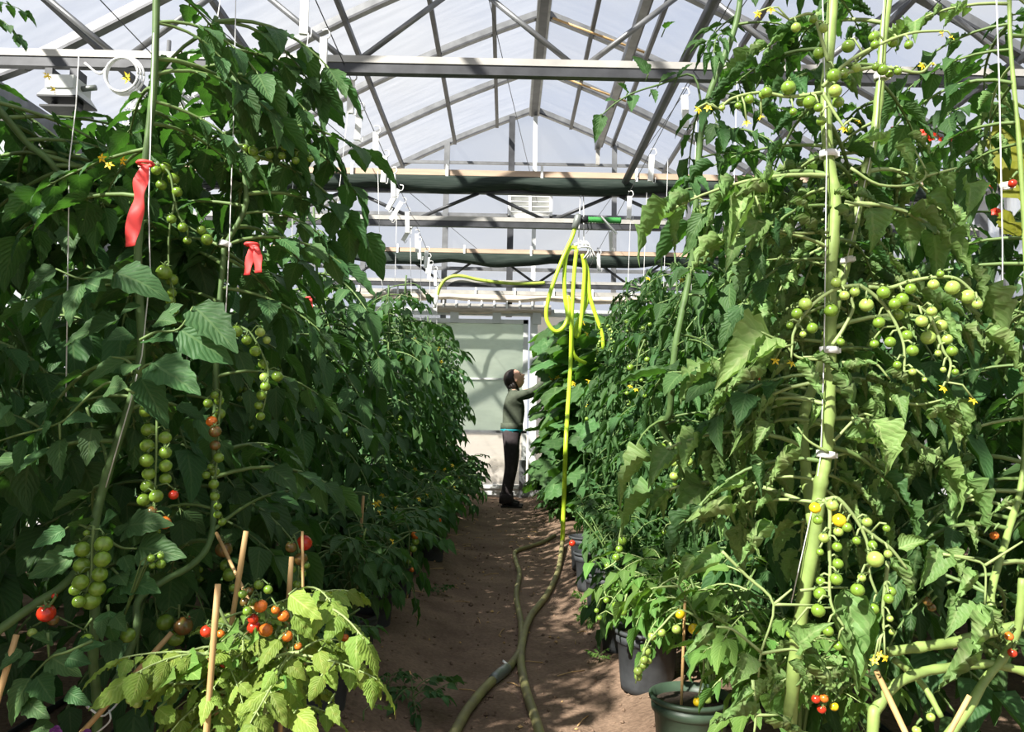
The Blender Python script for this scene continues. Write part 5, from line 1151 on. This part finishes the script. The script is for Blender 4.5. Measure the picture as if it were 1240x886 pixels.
# ================================================================== THE PERSON
px0 = P(617, 610, 9.8).x; pz0 = soil(px0, 9.8)
def person():
    J = {}; E = []; rads = {}
    def j(n, x, y_, z, r, par=None, ry=None):
        J[n] = (V((x, y_, z)), (r, ry or r)); 
        if par: E.append((par, n))
    # x = facing direction (towards the vines), y = depth
    j('pel', .02, 0, .90, .140, None, .16); j('waist', .045, 0, 1.05, .118, 'pel', .14); j('chest', .06, 0, 1.23, .128, 'waist', .16); j('sh', .06, 0, 1.37, .085, 'chest', .12)
    j('neck', .045, 0, 1.45, .052, 'sh'); j('nk2', .05, 0, 1.51, .050, 'neck')
    for s, n in ((-1, 'n'), (1, 'f')):
        dx = .0 if s < 0 else .03
        j('hip'+n, .02+dx*.3, s*.085, .83, .112, 'pel'); j('th'+n, .025+dx, s*.095, .66, .100, 'hip'+n); j('kn'+n, .02+dx, s*.10, .47, .080, 'th'+n); j('sn'+n, -.015+dx, s*.105, .28, .074, 'kn'+n)
        j('an'+n, -.04+dx, s*.11, .09, .066, 'sn'+n); j('ft'+n, .04+dx, s*.115, .04, .038, 'an'+n); j('toe'+n, .13+dx, s*.12, .03, .030, 'ft'+n)
        up = .10 if s < 0 else .0
        j('shd'+n, .07, s*.15, 1.36, .062, 'sh'); j('el'+n, .27, s*.19, 1.38+up*.5, .045, 'shd'+n); j('wr'+n, .47, s*.16, 1.50+up, .030, 'el'+n); j('pm'+n, .53, s*.15, 1.54+up, .033, 'wr'+n, .016)
        for f, (dy, dz, ln) in enumerate(((-.022, .018, .06), (-.008, .026, .068), (.006, .024, .064), (.018, .014, .052))):
            j('f%d'%f+n, .565, s*.15+dy, 1.555+up+dz*.3, .010, 'pm'+n); j('g%d'%f+n, .565+ln*.7, s*.15+dy*1.15, 1.56+up+dz, .008, 'f%d'%f+n); j('h%d'%f+n, .575+ln, s*.15+dy*1.2, 1.545+up+dz, .007, 'g%d'%f+n)
        j('t0'+n, .535, s*.15-s*.03, 1.52+up, .011, 'pm'+n); j('t1'+n, .575, s*.15-s*.042, 1.515+up, .009, 't0'+n)
    names = list(J); idx = {n: i for i, n in enumerate(names)}
    me = bpy.data.meshes.new('body_tmp'); me.from_pydata([tuple(J[n][0]) for n in names], [(idx[a], idx[b_]) for a, b_ in E], [])
    ob = bpy.data.objects.new('body_tmp', me); COL.objects.link(ob)
    md = ob.modifiers.new('s', 'SKIN'); 
    for i, n in enumerate(names): me.skin_vertices[0].data[i].radius = J[n][1]; me.skin_vertices[0].data[i].use_root = (n == 'pel')
    ob.modifiers.new('ss', 'SUBSURF').levels = 2
    dg = bpy.context.evaluated_depsgraph_get(); m2 = bpy.data.meshes.new_from_object(ob.evaluated_get(dg)); bpy.data.objects.remove(ob)
    mb = MB()
    vs = [v.co.copy() for v in m2.vertices]
    def region(c):
        if c.z < .075: return 3
        if c.x > .45 and c.z > 1.3: return 0
        if c.z > 1.44 and c.x < .2: return 0
        if c.z > .97: return 1
        if c.z > .93: return 4
        return 2
    n0 = 0; mb.v = vs; mb.uv = [(0, 0)]*len(vs)
    for p in m2.polygons: mb.f.append(tuple(p.vertices)); mb.m.append(region(p.center)); mb.sm.append(True)
    # head: tipped back, looking up into the vines
    HM = Matrix.Translation((.060, 0, 1.578)) @ Matrix.Rotation(rad(-36), 4, 'Y') @ Matrix.Diagonal((1.1, 1.08, 1.08, 1))
    hv = []; hf = []; nu, nv = 24, 18
    for i in range(nv+1):
        th = pi*i/nv; z = cos(th)*.118; q = sin(th)
        for k in range(nu):
            a = 2*pi*k/nu; x = q*cos(a)*.098; y_ = q*sin(a)*.074
            if x > 0 and z < 0: x *= 1-.10*(-z/.118)                    # face tapers to the chin
            if z < -.03: y_ *= 1-.30*min(1, (-z-.03)/.09)
            if x < 0 and z < -.04: x *= .75
            if cos(a) > .9:                                              # profile: brow, nose, lips, chin
                f = (cos(a)-.9)/.1
                x += f*(.032*math.exp(-((z+.022)/.018)**2)+.010*math.exp(-((z+.058)/.010)**2)+.014*math.exp(-((z+.090)/.016)**2)-.006*math.exp(-((z-.010)/.012)**2))
            if abs(abs(a if a < pi else a-2*pi)-.42) < .2 and abs(z-.008) < .016: x -= .006
            hv.append(HM @ V((x, y_, z)))
    for i in range(nv):
        for k in range(nu): hf.append((i*nu+k, (i+1)*nu+k, (i+1)*nu+(k+1) % nu, i*nu+(k+1) % nu))
    mb.add(hv, hf, 0)
    ob = mb.build('person', ['skin', 'shirt', 'trousers', 'shoe', 'teal'])
    # hair: a cap a little larger than the skull, leaving the face free
    h = MB(); vv = []; ff = []
    for i in range(nv+1):
        th = pi*i/nv*.86
        for k in range(nu):
            a = 2*pi*k/nu; z = cos(th)*.128; q = sin(th); x = q*cos(a)*.116-.016; y_ = q*sin(a)*.088
            lim = .030 if z > .04 else -.012-.25*(.04-z)
            if x > lim and z < .085: x = lim*.6+(x-lim)*.02; y_ *= .9
            if z < -.03 and x < 0: x *= .95
            vv.append(HM @ V((x, y_, z)))
    for i in range(nv):
        for k in range(nu): ff.append((i*nu+k, (i+1)*nu+k, (i+1)*nu+(k+1) % nu, i*nu+(k+1) % nu))
    for k in range(9):                                                   # short locks down to the nape
        a = pi*.62+pi*.76*k/8; h.tube([HM @ V((cos(a)*.100-.014, sin(a)*.078, -.02)), HM @ V((cos(a)*.092-.022, sin(a)*.066, -.075)), HM @ V((cos(a)*.070-.020, sin(a)*.05, -.115))], [.022, .022, .010], 7)
    ob_h = h.add(vv, ff).build('hair', 'hair', ob)
    for s in (-1, 1):
        er = MB(); er.lathe([(.001, .012), (.012, .010), (.017, .002), (.012, -.006), (.001, -.006)], 12, HM @ Matrix.Translation((-.004, s*.077, -.018)) @ Matrix.Diagonal((1, 1, 1.5, 1)) @ Matrix.Rotation(s*-pi/2, 4, 'X')); er.build('ear', 'skin', ob)
        ey = MB(); ey.lathe([(.001, .009), (.007, .006), (.009, 0), (.007, -.006), (.001, -.009)], 10, HM @ Matrix.Translation((.080, s*.030, .008))); ey.build('eye', 'hair', ob)
        eb = MB(); eb.tube([HM @ V((.095, s*.012, .028)), HM @ V((.088, s*.034, .033)), HM @ V((.070, s*.052, .026))], .004, 5); eb.build('eyebrow', 'hair', ob)
    mo = MB(); mo.tube([HM @ V((.080, -.024, -.062)), HM @ V((.100, 0, -.060)), HM @ V((.080, .024, -.062))], .005, 6); mo.build('mouth', 'lip', ob)
    # shirt collar and loose hem, trouser cuffs, shoe soles
    def ring(nm, c_, rx, ry, h0, h1, mat, fl=1.0):
        m_ = MB(); n = 20; vs = [V((c_[0]+cos(2*pi*k/n)*rx*f, c_[1]+sin(2*pi*k/n)*ry*f, z)) for z, f in ((h1, 1), ((h0+h1)/2, (1+fl)/2), (h0, fl)) for k in range(n)]
        fs = [(i*n+k, i*n+(k+1) % n, (i+1)*n+(k+1) % n, (i+1)*n+k) for i in range(2) for k in range(n)]
        o_ = m_.add(vs, fs).build(nm, mat, ob); md = o_.modifiers.new('t', 'SOLIDIFY'); md.thickness = .006
    ring('collar', (.047, 0), .062, .064, 1.425, 1.46, 'shirt', 1.15)
    ring('shirt_hem', (.032, 0), .132, .158, .955, 1.03, 'shirt', 1.04)
    ring('undershirt_hem', (.032, 0), .136, .162, .93, .958, 'teal', 1.0)
    for s, dx in ((-1, 0), (1, .03)):
        ring('trouser_cuff', (-.035+dx, s*.11), .074, .074, .05, .17, 'trousers', 1.06)
        so = MB(); so.box((-.095+dx, s*.117-.045, .0), (.165+dx, s*.117+.045, .022)); so.build('shoe_sole', 'shoe', ob)
    ob.location = (px0-.02, 9.8, pz0); ob.rotation_euler = (0, 0, rad(4))
    tag(ob, 'person in dark green top and dark trousers reaching up into the cucumber vines', 'person')
    return ob
person()
print('objects', len(bpy.data.objects), 'tris', sum(len(m_.polygons) for m_ in bpy.data.meshes))
